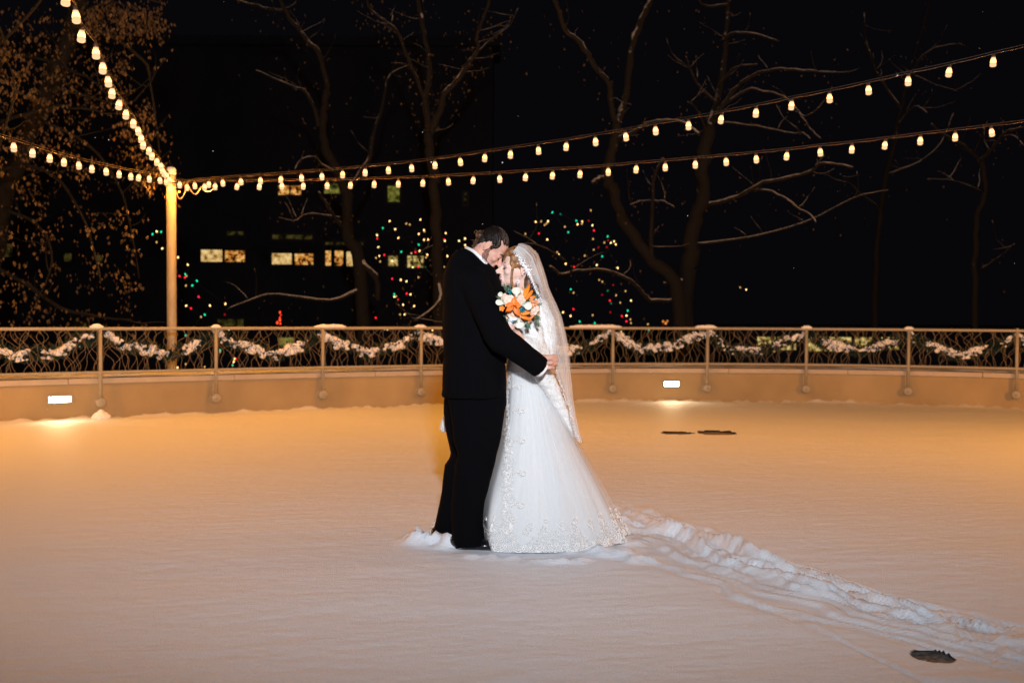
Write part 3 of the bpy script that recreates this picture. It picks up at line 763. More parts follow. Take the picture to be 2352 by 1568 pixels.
tree('thick trunked tree right of the bride with long crooked branches reaching right', 19.5,
     [(1575, 690), (1583, 600), (1593, 523), (1612, 467), (1616, 400), (1622, 330), (1632, 290)], .19, .12, [
     ([(1630, 300), (1640, 260), (1660, 170), (1668, 80), (1672, 0), (1670, -40)], .09, .03, .6, 8),
     ([(1620, 470), (1666, 460), (1703, 447), (1743, 423), (1784, 413), (1831, 403), (1864, 392), (1884, 377), (1921, 377), (1960, 385)], .05, .020, -2.2, 5),
     ([(1720, 438), (1764, 438), (1807, 457), (1831, 477), (1861, 493), (1874, 512)], .034, .013, -1.2, 4),
     ([(1640, 270), (1680, 215), (1703, 190), (1743, 167), (1764, 163), (1794, 158), (1864, 163), (1920, 166)], .045, .016, -2.4, 6),
     ([(1650, 200), (1676, 165), (1696, 153), (1739, 148)], .03, .014, -1.5, 2), ([(1665, 90), (1680, 78), (1709, 75), (1749, 82), (1790, 95)], .038, .014, -1.6, 3),
     ([(1672, 10), (1640, 14), (1616, 13), (1603, -3)], .03, .018, -1.2, 1), ([(1650, 250), (1716, 207), (1756, 210), (1801, 223), (1831, 253), (1851, 267), (1881, 247)], .03, .014, -2., 5),
     ([(1831, 253), (1844, 273), (1867, 303), (1887, 320)], .022, .014, -.4, 1), ([(1650, 280), (1740, 290), (1819, 306), (1845, 305), (1861, 320)], .022, .012, -1.2, 3),
     ([(1625, 310), (1600, 250), (1580, 235)], .02, .012, -.8, 2), ([(1578, 640), (1540, 655), (1525, 650)], .06, .03, -.5, 0),
     ([(1600, 560), (1720, 545), (1850, 510), (1960, 455), (2040, 437)], .03, .010, -1.5, 4), ([(1650, 240), (1600, 190), (1575, 130)], .03, .012, -.5, 4)], 160, .05)
tree('slim tree near the right edge ending in a Y shaped fork', 20,
     [(2238, 700), (2240, 560), (2244, 500), (2261, 450), (2261, 400), (2252, 370)], .07, .045, [
     ([(2252, 370), (2231, 350), (2207, 330), (2164, 307), (2140, 285)], .04, .015, -1.5, 3), ([(2252, 370), (2274, 347), (2291, 327), (2311, 303), (2345, 292)], .04, .016, -1.5, 4),
     ([(2300, 315), (2330, 312), (2352, 335)], .02, .01, -.6, 1), ([(2250, 620), (2295, 590), (2330, 560)], .02, .01, -.8, 2), ([(2256, 440), (2190, 415), (2130, 412)], .016, .009, -.8, 3)], 60, .05)
tree('faint bare tree between the thick trunk and the right edge', 23,
     [(2010, 700), (2015, 560), (2030, 430), (2060, 300), (2080, 200)], .09, .04, [
     ([(2080, 200), (2110, 140), (2150, 110), (2210, 100)], .035, .015, -1., 5), ([(2060, 290), (2100, 245), (2130, 260)], .03, .016, -1., 3),
     ([(2020, 480), (1960, 430), (1930, 400)], .03, .014, -1., 3), ([(2070, 250), (2020, 180), (1990, 100), (1985, 30)], .035, .015, .5, 6),
     ([(2095, 170), (2150, 195), (2200, 210)], .02, .01, -.6, 4), ([(2040, 400), (2110, 372), (2160, 330), (2190, 260)], .03, .012, .4, 5),
     ([(2080, 200), (2120, 60), (2140, -20)], .03, .015, 0, 6)], 60, .05)
# the leafy tree on the left
rl_ = random.Random(8)
lt = thing('leafy_tree', 'tree at the left edge still hung with dry brown leaves lit by the bulb strings', 'tree', 'trees beyond the terrace')
m = MB(); limb(m, [(-60, 1150), (-50, 800), (0, 500), (90, 250), (165, 60), (185, -60)], 17.0, .22, .12); m.build('trunk', M['bark_dark'], lt)
m = MB(); lp_ = []
for (pl, a_, b_, dY, Yt, tw) in [
    ([(-40, 300), (0, 280), (58, 262), (131, 243), (163, 248), (210, 252), (248, 262)], .035, .012, -1., 14.5, 5),
    ([(60, 140), (38, 125), (125, 144), (180, 170), (216, 187), (260, 230)], .03, .012, -1., 14.5, 5),
    ([(-30, 400), (60, 380), (140, 420), (200, 520), (230, 640)], .035, .012, -1.4, 14.8, 5),
    ([(-50, 600), (40, 640), (140, 707), (207, 722), (253, 732), (300, 734)], .04, .012, -1.2, 15, 3),
    ([(170, 60), (250, 80), (330, 140), (345, 190), (360, 300), (370, 380)], .04, .010, .8, 14.6, 6),
    ([(160, 50), (230, 10), (300, -10), (380, 10)], .04, .010, .2, 14.4, 5), ([(120, 200), (200, 220), (290, 240), (345, 188)], .03, .010, .5, 14.6, 5),
    ([(10, 480), (90, 520), (120, 600), (80, 700)], .03, .010, -.6, 15, 4), ([(100, 280), (200, 330), (270, 420), (300, 520), (320, 640)], .03, .010, .6, 15.2, 5),
    ([(-20, 200), (10, 120), (-10, 40)], .03, .012, -1.2, 13.6, 3), ([(-30, 130), (60, 40), (110, -20)], .03, .01, -1.4, 13.2, 3), ([(-40, 420), (0, 330), (40, 200)], .03, .01, -1.8, 13.6, 3)]:
    lp_ += limb(m, pl, Yt, a_, b_, dY, tw)
m.build('crown', M['bark_dark'], lt)
lm = MB()
def dry_cluster(x, y, Y, n, L):
    c = at(x, y, Y)
    for k in range(n):
        cc = c + Vector((rl_.gauss(0, .06), rl_.gauss(0, .10), -rl_.random() * L))
        leaves(lm, [cc], 1, .012, .062, rl_)
for _ in range(600):
    r = rl_.random()
    if r < .36: x, y = rl_.uniform(-30, 200), rl_.gauss(200, 110)
    elif r < .55: x, y = rl_.uniform(190, 385), abs(rl_.gauss(0, 42)) - 10
    elif r < .75:
        y = rl_.uniform(90, 420); x = 235 + (y - 90) * .42 + rl_.gauss(0, 34)
    else: x, y = rl_.uniform(-30, 330), rl_.uniform(300, 740)
    dry_cluster(x, y, rl_.uniform(12.6, 16.4) if x > 60 else rl_.uniform(11.8, 15), rl_.randint(3, 9), rl_.uniform(.08, .36))
lm.build('leaves', M['dead_leaf'], lt, smooth=False)
settle(lt, at(-60, 1000, 14.6))

# ------------------------------------------------------------------ christmas lights in the shrubs beyond
xm = MB(); xm.ell((0, 0, 0), (.017, .017, .024), None, 8, 6)
XL = {}
for k in ('x_warm', 'x_amber', 'x_red', 'x_green', 'x_dimred', 'x_dimgreen'):
    me_ = xm.mesh('light_' + k); me_.materials.append(M[k]); XL[k[2:]] = me_
rx = random.Random(2)
def xmas(label, Y, pts, conv):
    o = thing('christmas_lights', label, 'christmas lights', 'coloured light strings beyond the railing')
    P = []
    for (x, y, c) in pts:
        u, v = conv(x, y); p = at(u, v, Y + rx.uniform(-.8, .8)); P.append((p, c))
    wm = MB(); left = [p for p, _ in P]; cur = left.pop(0); path = [cur]
    while left:
        j = min(range(len(left)), key=lambda i: (left[i] - cur).length); nxt = left.pop(j); mid = (cur + nxt) / 2 + Vector((0, .05, -.04)); path += [mid, nxt]; cur = nxt
    wm.tube([p + Vector((0, .03, .02)) for p in path], .004, 4); wm.build('wire', M['wire_dark'], o)
    for p, c in P:
        l = bpy.data.objects.new('light', XL[{'w': 'warm', 'a': 'amber', 'r': 'red', 'g': 'green', 'R': 'dimred', 'G': 'dimgreen'}[c]]); COL.objects.link(l); l.parent = o
        l.location = p; l.rotation_euler = (rx.uniform(-.6, .6), rx.uniform(-.6, .6), 0)
    return o
cB = lambda x, y: (849.3 + x * .27778, 424.7 + y * .27778)
cL = lambda x, y: (x * .33333, 457.3 + y * .33333)
xmas('loose ring of red, green and warm Christmas lights left of the groom', 23, [
    (164, 299, 'w'), (108, 357, 'g'), (210, 366, 'w'), (60, 416, 'w'), (63, 444, 'r'), (236, 438, 'w'), (72, 513, 'w'), (260, 553, 'g'), (80, 587, 'w'), (120, 579, 'r'), (52, 603, 'a'), (86, 633, 'a'),
    (419, 287, 'w'), (448, 374, 'w'), (454, 385, 'a'), (405, 405, 'w'), (449, 454, 'w'), (482, 452, 'w'), (405, 494, 'g'), (412, 545, 'w'), (377, 556, 'r'), (344, 565, 'a'), (476, 577, 'w'), (465, 599, 'a'),
    (186, 628, 'w'), (355, 680, 'w'), (399, 678, 'r'), (457, 681, 'G'), (185, 776, 'r'), (256, 784, 'w'), (304, 796, 'w'), (403, 764, 'a'), (202, 902, 'g'), (203, 924, 'w'), (218, 920, 'a'), (305, 898, 'r'), (337, 905, 'w'),
    (234, 950, 'r'), (276, 990, 'w'), (367, 1001, 'w'), (250, 1070, 'a'), (289, 1070, 'w'), (299, 1057, 'r'), (50, 1098, 'r'), (559, 1136, 'w'), (302, 320, 'a'), (330, 328, 'a'), (120, 1190, 'w'), (145, 1192, 'w'), (165, 1350, 'a'), (520, 1200, 'w'), (570, 1215, 'r'), (590, 1280, 'w'), (640, 1290, 'a'), (545, 1335, 'g')], cB)
xmas('thin scatter of warm Christmas lights just behind the groom\'s head', 24, [
    (628, 399, 'w'), (615, 452, 'r'), (621, 463, 'w'), (738, 463, 'w'), (788, 443, 'w'), (789, 497, 'w'), (642, 588, 'w'), (715, 582, 'w'), (615, 677, 'a'), (786, 450, 'a')], cB)
xmas('arch of mostly warm and red Christmas lights right of the bride', 23, [
    (1510, 227, 'g'), (1578, 243, 'G'), (1372, 305, 'w'), (1417, 302, 'a'), (1474, 300, 'w'), (1463, 318, 'a'), (1447, 331, 'a'), (1399, 402, 'r'), (1287, 405, 'a'), (1468, 452, 'w'), (1641, 391, 'g'), (1613, 347, 'a'),
    (1708, 297, 'g'), (1757, 303, 'w'), (1754, 321, 'a'), (1718, 326, 'w'), (1810, 296, 'R'), (1842, 334, 'w'), (1828, 211, 'a'), (1854, 377, 'r'), (1967, 426, 'g'), (1970, 458, 'R'), (1940, 477, 'a'), (1994, 479, 'w'), (2020, 467, 'w'), (2034, 492, 'w'),
    (1891, 517, 'R'), (1960, 514, 'R'), (1852, 536, 'a'), (1846, 447, 'a'), (1549, 556, 'a'), (1562, 574, 'w'), (1922, 591, 'g'), (1778, 585, 'a'), (1367, 553, 'a'), (1620, 652, 'w'), (1690, 678, 'r'), (1725, 662, 'R'), (1877, 662, 'w'), (2049, 686, 'w'),
    (1415, 716, 'g'), (1662, 863, 'g'), (1685, 891, 'a'), (1897, 786, 'a'), (1923, 800, 'a'), (2013, 827, 'R'), (1967, 875, 'G'), (1921, 908, 'R'), (2037, 912, 'a'), (2115, 877, 'a'), (1985, 956, 'r'), (1996, 978, 'G'), (2160, 956, 'w'), (2071, 973, 'a'),
    (1684, 1027, 'r'), (1598, 1052, 'w'), (1660, 1083, 'w'), (1843, 1076, 'a'), (1736, 1129, 'g'), (1861, 1142, 'g'), (1989, 1052, 'R'), (2133, 1039, 'g'), (2085, 1084, 'r'), (2123, 1080, 'w'), (2123, 1127, 'r'), (2155, 1112, 'a'), (2159, 1141, 'a'),
    (1568, 1156, 'w'), (2300, 1150, 'a'), (1690, 1320, 'w'), (2075, 1210, 'w')], cB)
xmas('trail of coloured Christmas lights running down beside the pole', 21, [
    (1051, 242, 'g'), (1080, 223, 'w'), (1110, 226, 'g'), (1079, 297, 'a'), (1118, 340, 'w'), (1226, 401, 'w'), (1294, 452, 'w'), (1237, 530, 'r'), (1277, 517, 'g'), (1285, 530, 'a'), (1274, 540, 'r'), (1281, 596, 'a'), (1325, 595, 'g'),
    (1357, 563, 'g'), (1369, 673, 'r'), (1283, 734, 'w'), (1316, 752, 'r'), (1447, 733, 'w'), (1385, 811, 'a'), (1411, 796, 'g'), (1553, 721, 'w'), (1549, 795, 'R'), (1575, 897, 'w'), (1280, 937, 'g'), (1516, 1040, 'g'), (1516, 1052, 'a'), (1624, 1098, 'r'),
    (1616, 1100, 'w'), (1610, 1120, 'w'), (1603, 1142, 'g'), (1280, 1136, 'a'), (1223, 1160, 'w'), (1410, 1155, 'a')], cL)
xmas('few stray lights scattered in the dark trees beyond the right half of the railing', 26, [
    (1714, 665, 'w'), (1700, 660, 'a'), (1872, 1033, 'a'), (1490, 757, 'g')], lambda x, y: (x, y) if y < 800 else (2129, 806))
# falling snowflakes caught by the flash
rf = random.Random(4); m = MB()
for _ in range(50):
    Y = rf.uniform(3.6, 10); p = at(rf.uniform(0, 2352), rf.uniform(0, 1500), Y)
    if p.z < .03: continue
    r = rf.uniform(.0008, .0022); m.ell(tuple(p), (r, r, r), None, 6, 4)
tag(m.build('snowflakes', M['snow_clump']), 'fine snowflakes drifting through the air', kind='stuff')

# =================================================================== the couple
def capsule(m, a, b, ra, rb_, sides=12):
    a = Vector(a); b = Vector(b)
    m.tube([a, a.lerp(b, .33), a.lerp(b, .66), b], [ra, ra + (rb_ - ra) * .33, ra + (rb_ - ra) * .66, rb_], sides)
    m.ell(tuple(a), (ra, ra, ra), None, sides, 8); m.ell(tuple(b), (rb_, rb_, rb_), None, sides, 8)
def chain(m, pts, rad, sides=12):
    for i in range(len(pts) - 1): capsule(m, pts[i], pts[i + 1], rad[i], rad[i + 1], sides)
def frame(o, x, z, s=1.0):
    """matrix at o with local x along x and local z near z"""
    x = Vector(x).normalized(); z = Vector(z); y = z.cross(x).normalized(); z = x.cross(y)
    return Matrix(((x.x * s, y.x * s, z.x * s, o[0]), (x.y * s, y.y * s, z.y * s, o[1]), (x.z * s, y.z * s, z.z * s, o[2]), (0, 0, 0, 1)))
def head(m, T, female=False):
    """head: local x out of the face, z to the crown, eyes at mid height"""
    e = lambda c, r, R=None: m.ell(c, r, T if R is None else T @ R, 20, 14)
    e((-.014, 0, .034), (.094, .075, .082)); e((.024, 0, .028), (.056, .062, .064)); e((-.02, 0, -.02), (.078, .068, .06))
    e((.040, 0, -.030), (.048, .058, .068))
    if female:
        e((.034, 0, -.074), (.047, .046, .036)); e((.068, 0, -.102), (.016, .017, .014)); e((.020, 0, -.085), (.05, .044, .026))
    else:
        e((.034, 0, -.078), (.052, .053, .040)); e((.070, 0, -.106), (.021, .026, .017)); e((.015, 0, -.085), (.05, .052, .030))
    e((.068, 0, .014), (.022, .050, .014)); e((.045, 0, .042), (.034, .052, .042))
    for s in (-1, 1):
        e((.062, s * .040, -.030), (.022, .020, .022)); e((.071, s * .031, -.006), (.013, .016, .010))
        m.ell((0, 0, 0), (.017, .007, .030), T @ Matrix.Translation((-.014, s * .077, -.012)) @ Matrix.Rotation(s * .35, 4, 'Z') @ Matrix.Rotation(-.12, 4, 'Y'), 14, 10)
        pts = [T @ Vector((-.014 + .016 * math.cos(a) * .95 - .002 * math.sin(a), s * (.084 + .003 * math.cos(a + 2)), -.010 + .029 * math.sin(a))) for a in np.linspace(-1.2, 3.9, 12)]
        chain(m, pts, [.0036] * 12, 8)
        e((-.010, s * .082, -.040), (.007, .005, .009)); e((-.002, s * .080, -.012), (.006, .005, .008))
    nl = .118 if female else .122
    chain(m, [T @ Vector(p) for p in ((.078, 0, .006), (.094, 0, -.012), (nl - .002, 0, -.034))], [.0085, .0092, .0110], 12)
    e((nl - .006, 0, -.038), (.012, .011, .009))
    for s in (-1, 1): e((.094, s * .0115, -.040), (.011, .0075, .0075))
    e((.084, 0, -.056), (.012, .018, .014)); e((.0875, 0, -.064), (.0105, .022, .0055)); e((.0835, 0, -.077), (.0115, .019, .0070)); e((.072, 0, -.090), (.014, .022, .010))
def hand(m, T, curl, thumb=(.5, .3), s=1.0, mirror=1, spread=.05):
    """palm from the wrist along +x, back of the hand +z, index side +y (times mirror)"""
    S = lambda p: T @ Vector((p[0] * s, p[1] * s * mirror, p[2] * s))
    m.tube([S((-.04, 0, 0)), S((0, 0, 0)), S((.02, 0, 0)), S((.05, 0, .001)), S((.085, 0, .0)), S((.095, 0, -.002))], [.027 * s, .026 * s, .032 * s, .040 * s, .041 * s, .030 * s], 16, True, .40)
    base = [((.088, .031, 0), .043, .026, .021, .0090), ((.094, .010, .002), .047, .030, .022, .0093), ((.090, -.011, .001), .044, .028, .021, .0088), ((.082, -.030, -.002), .034, .021, .018, .0078)]
    for i, (b, l1, l2, l3, r) in enumerate(base):
        c = curl[i]; d = Vector((math.cos(spread * (1.5 - i)), math.sin(spread * (1.5 - i)), 0)); p = Vector(b); a = 0; pts = [Vector((b[0] - .03, b[1] * .9, b[2])), p]
        for L, k in ((l1, .9), (l2, 1.15), (l3, .75)):
            a += c * k; q_ = p + Vector((d.x * math.cos(a), d.y * math.cos(a), -math.sin(a))) * L; pts.append(q_); p = q_
        chain(m, [S(t) for t in pts], [r * 1.05 * s, r * 1.08 * s, r * 1.02 * s, r * .95 * s, r * .80 * s], 10)
    a1, a2 = thumb; p0 = Vector((.018, .028, -.006)); p1 = p0 + Vector((.030 * math.cos(a1), .030 * math.sin(a1) + .004, -.014)); p2 = p1 + Vector((.032 * math.cos(a2), .026 * math.sin(a2), -.016)); p3 = p2 + Vector((.026 * math.cos(a2 * .6), .012 * math.sin(a2), -.012))
    chain(m, [S(t) for t in (p0, p1, p2, p3)], [.015 * s, .0125 * s, .0108 * s, .0088 * s], 10)
def ring(xl, xr, y, Y, ry, n=40, pw=.85, tilt=0., dy=0.):
    c = at((xl + xr) / 2, y, Y); rx_ = (xr - xl) / 2 / FPX * Y; out = []
    for k in range(n):
        a = 2 * PI * k / n; ca = math.cos(a); sa = math.sin(a)
        X_ = math.copysign(abs(ca) ** pw, ca) * rx_; Y_ = math.copysign(abs(sa) ** pw, sa) * ry
        out.append(Vector((c.x + X_, c.y + Y_ + dy, c.z + tilt * X_)))
    return out
def strands(mb, T, c, r, starts, end, rad, rnd, n_pts=9, lift=1.03, wob=.02):
    """hair strands combed over the skull from each start direction to the end direction"""
    for sdir in starts:
        a = Vector(sdir).normalized(); b = (Vector(end) + Vector((rnd.gauss(0, .07), rnd.gauss(0, .07), rnd.gauss(0, .07)))).normalized()
        om = max(a.angle(b), .05); pts = []; w1 = rnd.gauss(0, wob); w2 = rnd.gauss(0, wob); L = lift + rnd.uniform(-.012, .02)
        for i in range(n_pts):
            t = i / (n_pts - 1); d = (a * math.sin((1 - t) * om) + b * math.sin(t * om)) / math.sin(om)
            d = d + Vector((w1, w2, -w1)) * math.sin(PI * t); d.normalize()
            pts.append(T @ Vector((c[0] + d.x * r[0] * L, c[1] + d.y * r[1] * L, c[2] + d.z * r[2] * L)))
        mb.tube(pts, [rad * .4] + [rad] * (n_pts - 2) + [rad * .5], 6)

GY = 5.5
# ------------------------------------------------------------------ groom
groom = thing('person', 'groom in a black suit with braided dark hair bending his forehead to the bride\'s', 'person', 'wedding couple')
rh = random.Random(31)
gf = Vector((.655, -.10, -.755)); gu = Vector((.75, -.02, .66))
gc = at(1129, 569.5, GY); TG = frame(gc, gf, gu, .92)
m = MB(); head(m, TG)
chain(m, [at(1082, 612, GY), at(1096, 596, GY), at(1112, 578, GY), at(1118, 570, GY)], [.078, .064, .060, .060], 16)
chain(m, [at(1082, 612, GY), at(1085, 660, GY), at(1088, 760, GY), at(1088, 860, GY)], [.09, .13, .12, .13], 16)
chain(m, [at(1088, 640, GY) + Vector((0, .02, 0)), at(1088, 645, 5.34)], [.08, .055], 12); chain(m, [at(1088, 640, GY), at(1088, 645, 5.70)], [.08, .055], 12)
chain(m, [at(1090, 645, 5.34), at(1146, 768, 5.22), at(1228, 837, 5.27)], [.05, .04, .026], 12)
chain(m, [at(1090, 645, 5.70), at(1138, 770, 5.80), at(1215, 800, 5.90)], [.05, .04, .028], 12)
chain(m, [at(1100, 890, 5.45), at(1095, 1050, 5.45), at(1072, 1235, 5.45)], [.095, .06, .04], 12)
chain(m, [at(1078, 890, 5.60), at(1068, 1050, 5.62), at(1028, 1225, 5.62)], [.095, .06, .04], 12)
wr = at(1229, 836, 5.27); TH = frame(wr, at(1262, 832, 5.285) - wr, Vector((-.05, -1, .10)))
hand(m, TH, (.62, .70, .78, .85), (.25, -.15), .98, 1)
wr2 = at(1212, 800, 5.90); hand(m, frame(wr2, (1, .1, -.1), (0, 1, .1)), (.4, .4, .4, .4), (.6, .4), .95, -1)
body = link('body', fuse(m, .0042, 3, .5), M['skin_m'], groom)
# nails-side detail: signet ring line
m = MB()
m.loft([ring(1015, 1164, 911, GY, .185), ring(1013.5, 1164, 908, GY, .19), ring(1016, 1163, 880, GY, .192), ring(1017.5, 1161, 830, GY, .190), ring(1018, 1159, 780, GY, .188), ring(1017, 1158, 730, GY, .195),
        ring(1016.5, 1156, 690, GY, .205), ring(1017, 1152, 660, GY, .208), ring(1019, 1146, 635, GY, .198), ring(1024, 1137, 617, GY, .165), ring(1033, 1128, 603, GY, .125, tilt=-.10),
        ring(1043, 1117, 590, GY, .095, tilt=-.25), ring(1052, 1107, 584, GY, .080, tilt=-.45)])
sh_n = at(1086, 648, 5.34)
m.ell(tuple(sh_n), (.095, .075, .085), None, 18, 12); m.ell(tuple(at(1082, 648, 5.68)), (.095, .075, .085), None, 18, 12)
chain(m, [at(1090, 650, 5.33), at(1120, 712, 5.27), at(1142, 764, 5.23), at(1152, 779, 5.22), at(1176, 795, 5.22), at(1205, 818, 5.24), at(1227, 834.5, 5.265)], [.082, .079, .079, .078, .070, .062, .0560], 18)
chain(m, [at(1090, 650, 5.68), at(1140, 768, 5.80), at(1205, 800, 5.88)], [.08, .072, .055], 14)
ax = (at(1227, 834.5, 5.265) - at(1205, 818, 5.24)).normalized(); m.tube([at(1205, 818, 5.24), at(1227, 834.5, 5.265) + ax * .045], [.062, .0585], 20)
me_ = fuse(m, .0075, 4, .5)
displace(me_, lambda p: .006 * mnoise.fractal(Vector((p.x * 6 + p.z * 3, p.y * 5, p.z * 9)), 1, 2, 3))
jk = link('jacket', me_, M['suit'], groom)
m = MB()                                                      # rolled lapel collar round the neck
cp = [at(x, y, Y) for x, y, Y in ((1112, 611, 5.405), (1100, 600, 5.39), (1083, 584, 5.41), (1068, 576, 5.46), (1062, 574, 5.52), (1068, 576, 5.58), (1084, 583, 5.62), (1104, 597, 5.62), (1118, 612, 5.58))]
m.tube(smooth_path(cp, 3, 0), .012, 8); m.build('collar', M['suit'], jk)
m = MB()
cs = [p + Vector((.010, 0, .014)) for p in cp]; cs = smooth_path(cs, 4, 0)
vs = []; fs = []
for i, p in enumerate(cs):
    vs += [p + Vector((-.004, 0, -.022)), p + Vector((.004, 0, .008)), p + Vector((.008, 0, .008)), p + Vector((.004, 0, -.022))]
for i in range(len(cs) - 1):
    for k in range(4): fs.append((i * 4 + k, i * 4 + (k + 1) % 4, i * 4 + 4 + (k + 1) % 4, i * 4 + 4 + k))
m.add(vs, fs); sc = m.build('shirt_collar', M['shirt'], groom)
m = MB(); ax = (at(1262, 832, 5.285) - wr).normalized()
ax = (at(1227, 834.5, 5.265) - at(1205, 818, 5.24)).normalized()
m.tube([at(1227, 834.5, 5.265) + ax * .035, at(1227, 834.5, 5.265) + ax * .060], [.050, .046], 20, cap=False); m.build('shirt_cuff', M['shirt'], groom)
# trousers
m = MB()
m.loft([ring(1022, 1162, 893, 5.47, .12), ring(1030, 1162, 930, 5.46, .11), ring(1038, 1157, 970, 5.45, .105), ring(1040, 1149, 1010, 5.45, .10), ring(1050, 1142, 1045, 5.45, .098), ring(1042, 1133, 1080, 5.45, .098),
        ring(1040, 1123, 1115, 5.45, .098), ring(1037, 1115, 1150, 5.45, .098), ring(1037, 1110, 1195, 5.45, .098), ring(1041, 1113, 1235, 5.44, .10), ring(1043, 1117, 1247, 5.43, .10)])
m.loft([ring(1019, 1140, 893, 5.6, .12), ring(1018.5, 1128, 930, 5.6, .11), ring(1019, 1120, 970, 5.61, .105), ring(1027, 1112, 1005, 5.61, .10), ring(1036, 1104, 1038, 5.62, .098), ring(1034, 1100, 1052, 5.62, .098), ring(1022, 1096, 1068, 5.62, .098),
        ring(1017, 1088, 1098, 5.62, .098), ring(1010, 1080, 1148, 5.62, .098), ring(1005, 1075, 1180, 5.62, .098), ring(995, 1066, 1212, 5.62, .10), ring(994, 1060, 1232, 5.61, .10)])
me_ = fuse(m, .0075, 3, .5)
displace(me_, lambda p: .007 * mnoise.fractal(Vector((p.x * 5 + p.z * 2, p.y * 5, p.z * 7 + 3)), 1, 2, 3))
tr_ = link('trousers', me_, M['suit'], groom)
for (hx, tx, yy, YY) in ((1056, 1112, 1251, 5.415), (1012, 1050, 1236, 5.61)):
    m = MB(); a = at(hx, yy, YY); b = at(tx, yy + 2, YY - .02); zf = .022
    a.z = .036; b.z = .024
    m.ell((a.x, a.y, a.z + .01), (.055, .040, .045), None, 20, 12); m.ell(((a.x + b.x) / 2, (a.y + b.y) / 2, .034), (.085, .042, .036), None, 20, 12); m.ell((b.x, b.y, b.z), (.065, .043, .028), None, 20, 12)
    m.box(((a.x + b.x) / 2 + .01, (a.y + b.y) / 2, .004), (.10, .030, .008))
    link('shoe', fuse(m, .005, 2), M['shoe'], groom)
# hair
HC = (-.022, 0, .037); HR = (.090, .078, .083)
m = MB()
m.ell((-.022, 0, .037), (.090, .078, .082), TG, 24, 16); m.ell((-.062, 0, -.008), (.050, .066, .056), TG, 20, 12); m.ell((.014, 0, .066), (.052, .058, .038), TG, 20, 12)
for s in (-1, 1): m.ell((.014, s * .064, .034), (.026, .010, .030), TG, 12, 8); m.ell((.014, s * .068, .004), (.008, .006, .020), TG, 12, 8)
me_ = fuse(m, .0045, 2); displace(me_, lambda p: .0022 * mnoise.noise(p * 60))
hg = link('hair', me_, M['hair_m'], groom)
bun_d = (-.72, -.30, .72)
st = []
for k in range(95):
    a = rh.uniform(-1.9, 1.9); st.append((.78 * math.cos(a) + .15, math.sin(a) * 1.0, rh.uniform(.30, .65) if abs(a) < .9 else rh.uniform(-.35, .45)))
m = MB(); strands(m, TG, HC, HR, st[:60], bun_d, .0034, rh, lift=1.035); m.build('braids', M['hair_m'], hg)
m = MB(); strands(m, TG, HC, HR, [(.78 * math.cos(a) + .15, math.sin(a), rh.uniform(.30, .65) if abs(a) < .9 else rh.uniform(-.2, .5)) for a in [rh.uniform(-1.8, 1.8) for _ in range(80)]], bun_d, .0010, rh, lift=1.05); m.build('highlight_strands', M['hair_hi'], hg)  # flash streaks on the hair, painted as thin paler strands
m = MB(); bc = at(1101, 540, GY - .03)
for k in range(26):
    a0 = rh.uniform(0, 2 * PI); c = bc + Vector((rh.gauss(.002, .009), rh.gauss(0, .014), rh.gauss(-.010, .016))); R_ = rh.uniform(.005, .010); tx_ = rh.uniform(-.8, .8)
    m.tube([c + Vector((R_ * math.cos(a0 + t), R_ * math.sin(a0 + t) * tx_, R_ * math.sin(a0 + t))) for t in np.linspace(0, 4.8, 12)], [.0026] * 10 + [.0018, .001], 5)
m.ell(tuple(bc), (.020, .024, .022), None, 14, 10, .25, 3, 2)
m.build('hair_bun', M['hair_m2'], hg)
m = MB()                                                      # fine hair at the nape
for k in range(70):
    p = at(rh.uniform(1074, 1100), rh.uniform(558, 574), GY + rh.uniform(-.05, .02)); d = Vector((-.6, rh.uniform(-.4, .1), -.75)) + Vector((rh.gauss(0, .25), 0, rh.gauss(0, .25)))
    p = TG @ Vector((-.085 + rh.uniform(-.01, .03), rh.uniform(-.065, .03), -.02 + rh.uniform(-.03, .02))); m.tube([p, p + d * .012, p + d * .034 + Vector((-.003, 0, .003))], [.0020, .0016, .0006], 4)
m.build('nape_hair', M['hair_m2'], hg)
m = MB()                                                      # beard
m.ell((.031, 0, -.088), (.060, .062, .038), TG, 20, 12, .05, 4, 2); m.ell((.064, 0, -.108), (.033, .037, .025), TG, 16, 10, .05, 4, 3)
for s in (-1, 1): m.ell((.014, s * .0585, -.064), (.026, .010, .034), TG, 12, 8, .05, 4, 4); m.ell((.008, s * .067, -.030), (.011, .007, .026), TG, 12, 8)
me_ = fuse(m, .004, 1); displace(me_, lambda p: .0028 * mnoise.noise(p * 110))
bd = link('beard', me_, M['beard'], groom)
m = MB()
for k in range(1100):
    a = rh.uniform(-1.5, 1.5); v = rh.uniform(-1, .35); base = Vector((.034 + .052 * math.cos(a), .057 * math.sin(a), -.082 + .036 * v)); d = Vector((math.cos(a) * .6, math.sin(a) * .9, -.8)).normalized()
    p = TG @ base; q_ = TG @ (base + d * rh.uniform(.005, .011)); m.tube([p, q_], [.0009, .0004], 3)
m.build('stubble', M['hair_m'], bd)
m = MB()
for s in (-1, 1): m.tube([TG @ Vector(p) for p in ((.084, s * .014, .014), (.084, s * .030, .021), (.071, s * .050, .015))], [.0045, .0052, .0026], 6)
m.build('eyebrow', M['brow'], groom)
m = MB()
for s in (-1, 1): m.tube([TG @ Vector(p) for p in ((.0835, s * .020, -.010), (.0852, s * .031, -.0145), (.078, s * .044, -.010))], [.002, .0026, .0016], 5)
m.build('eyelashes', M['brow'], groom)
m = MB(); m.ell((.0905, 0, -.0645), (.009, .019, .0042), TG, 14, 8); m.ell((.0868, 0, -.0755), (.010, .017, .0052), TG, 14, 8); m.build('lips', M['lips'], groom)
settle(groom, at(1070, 1250, 5.5) * 1.0)

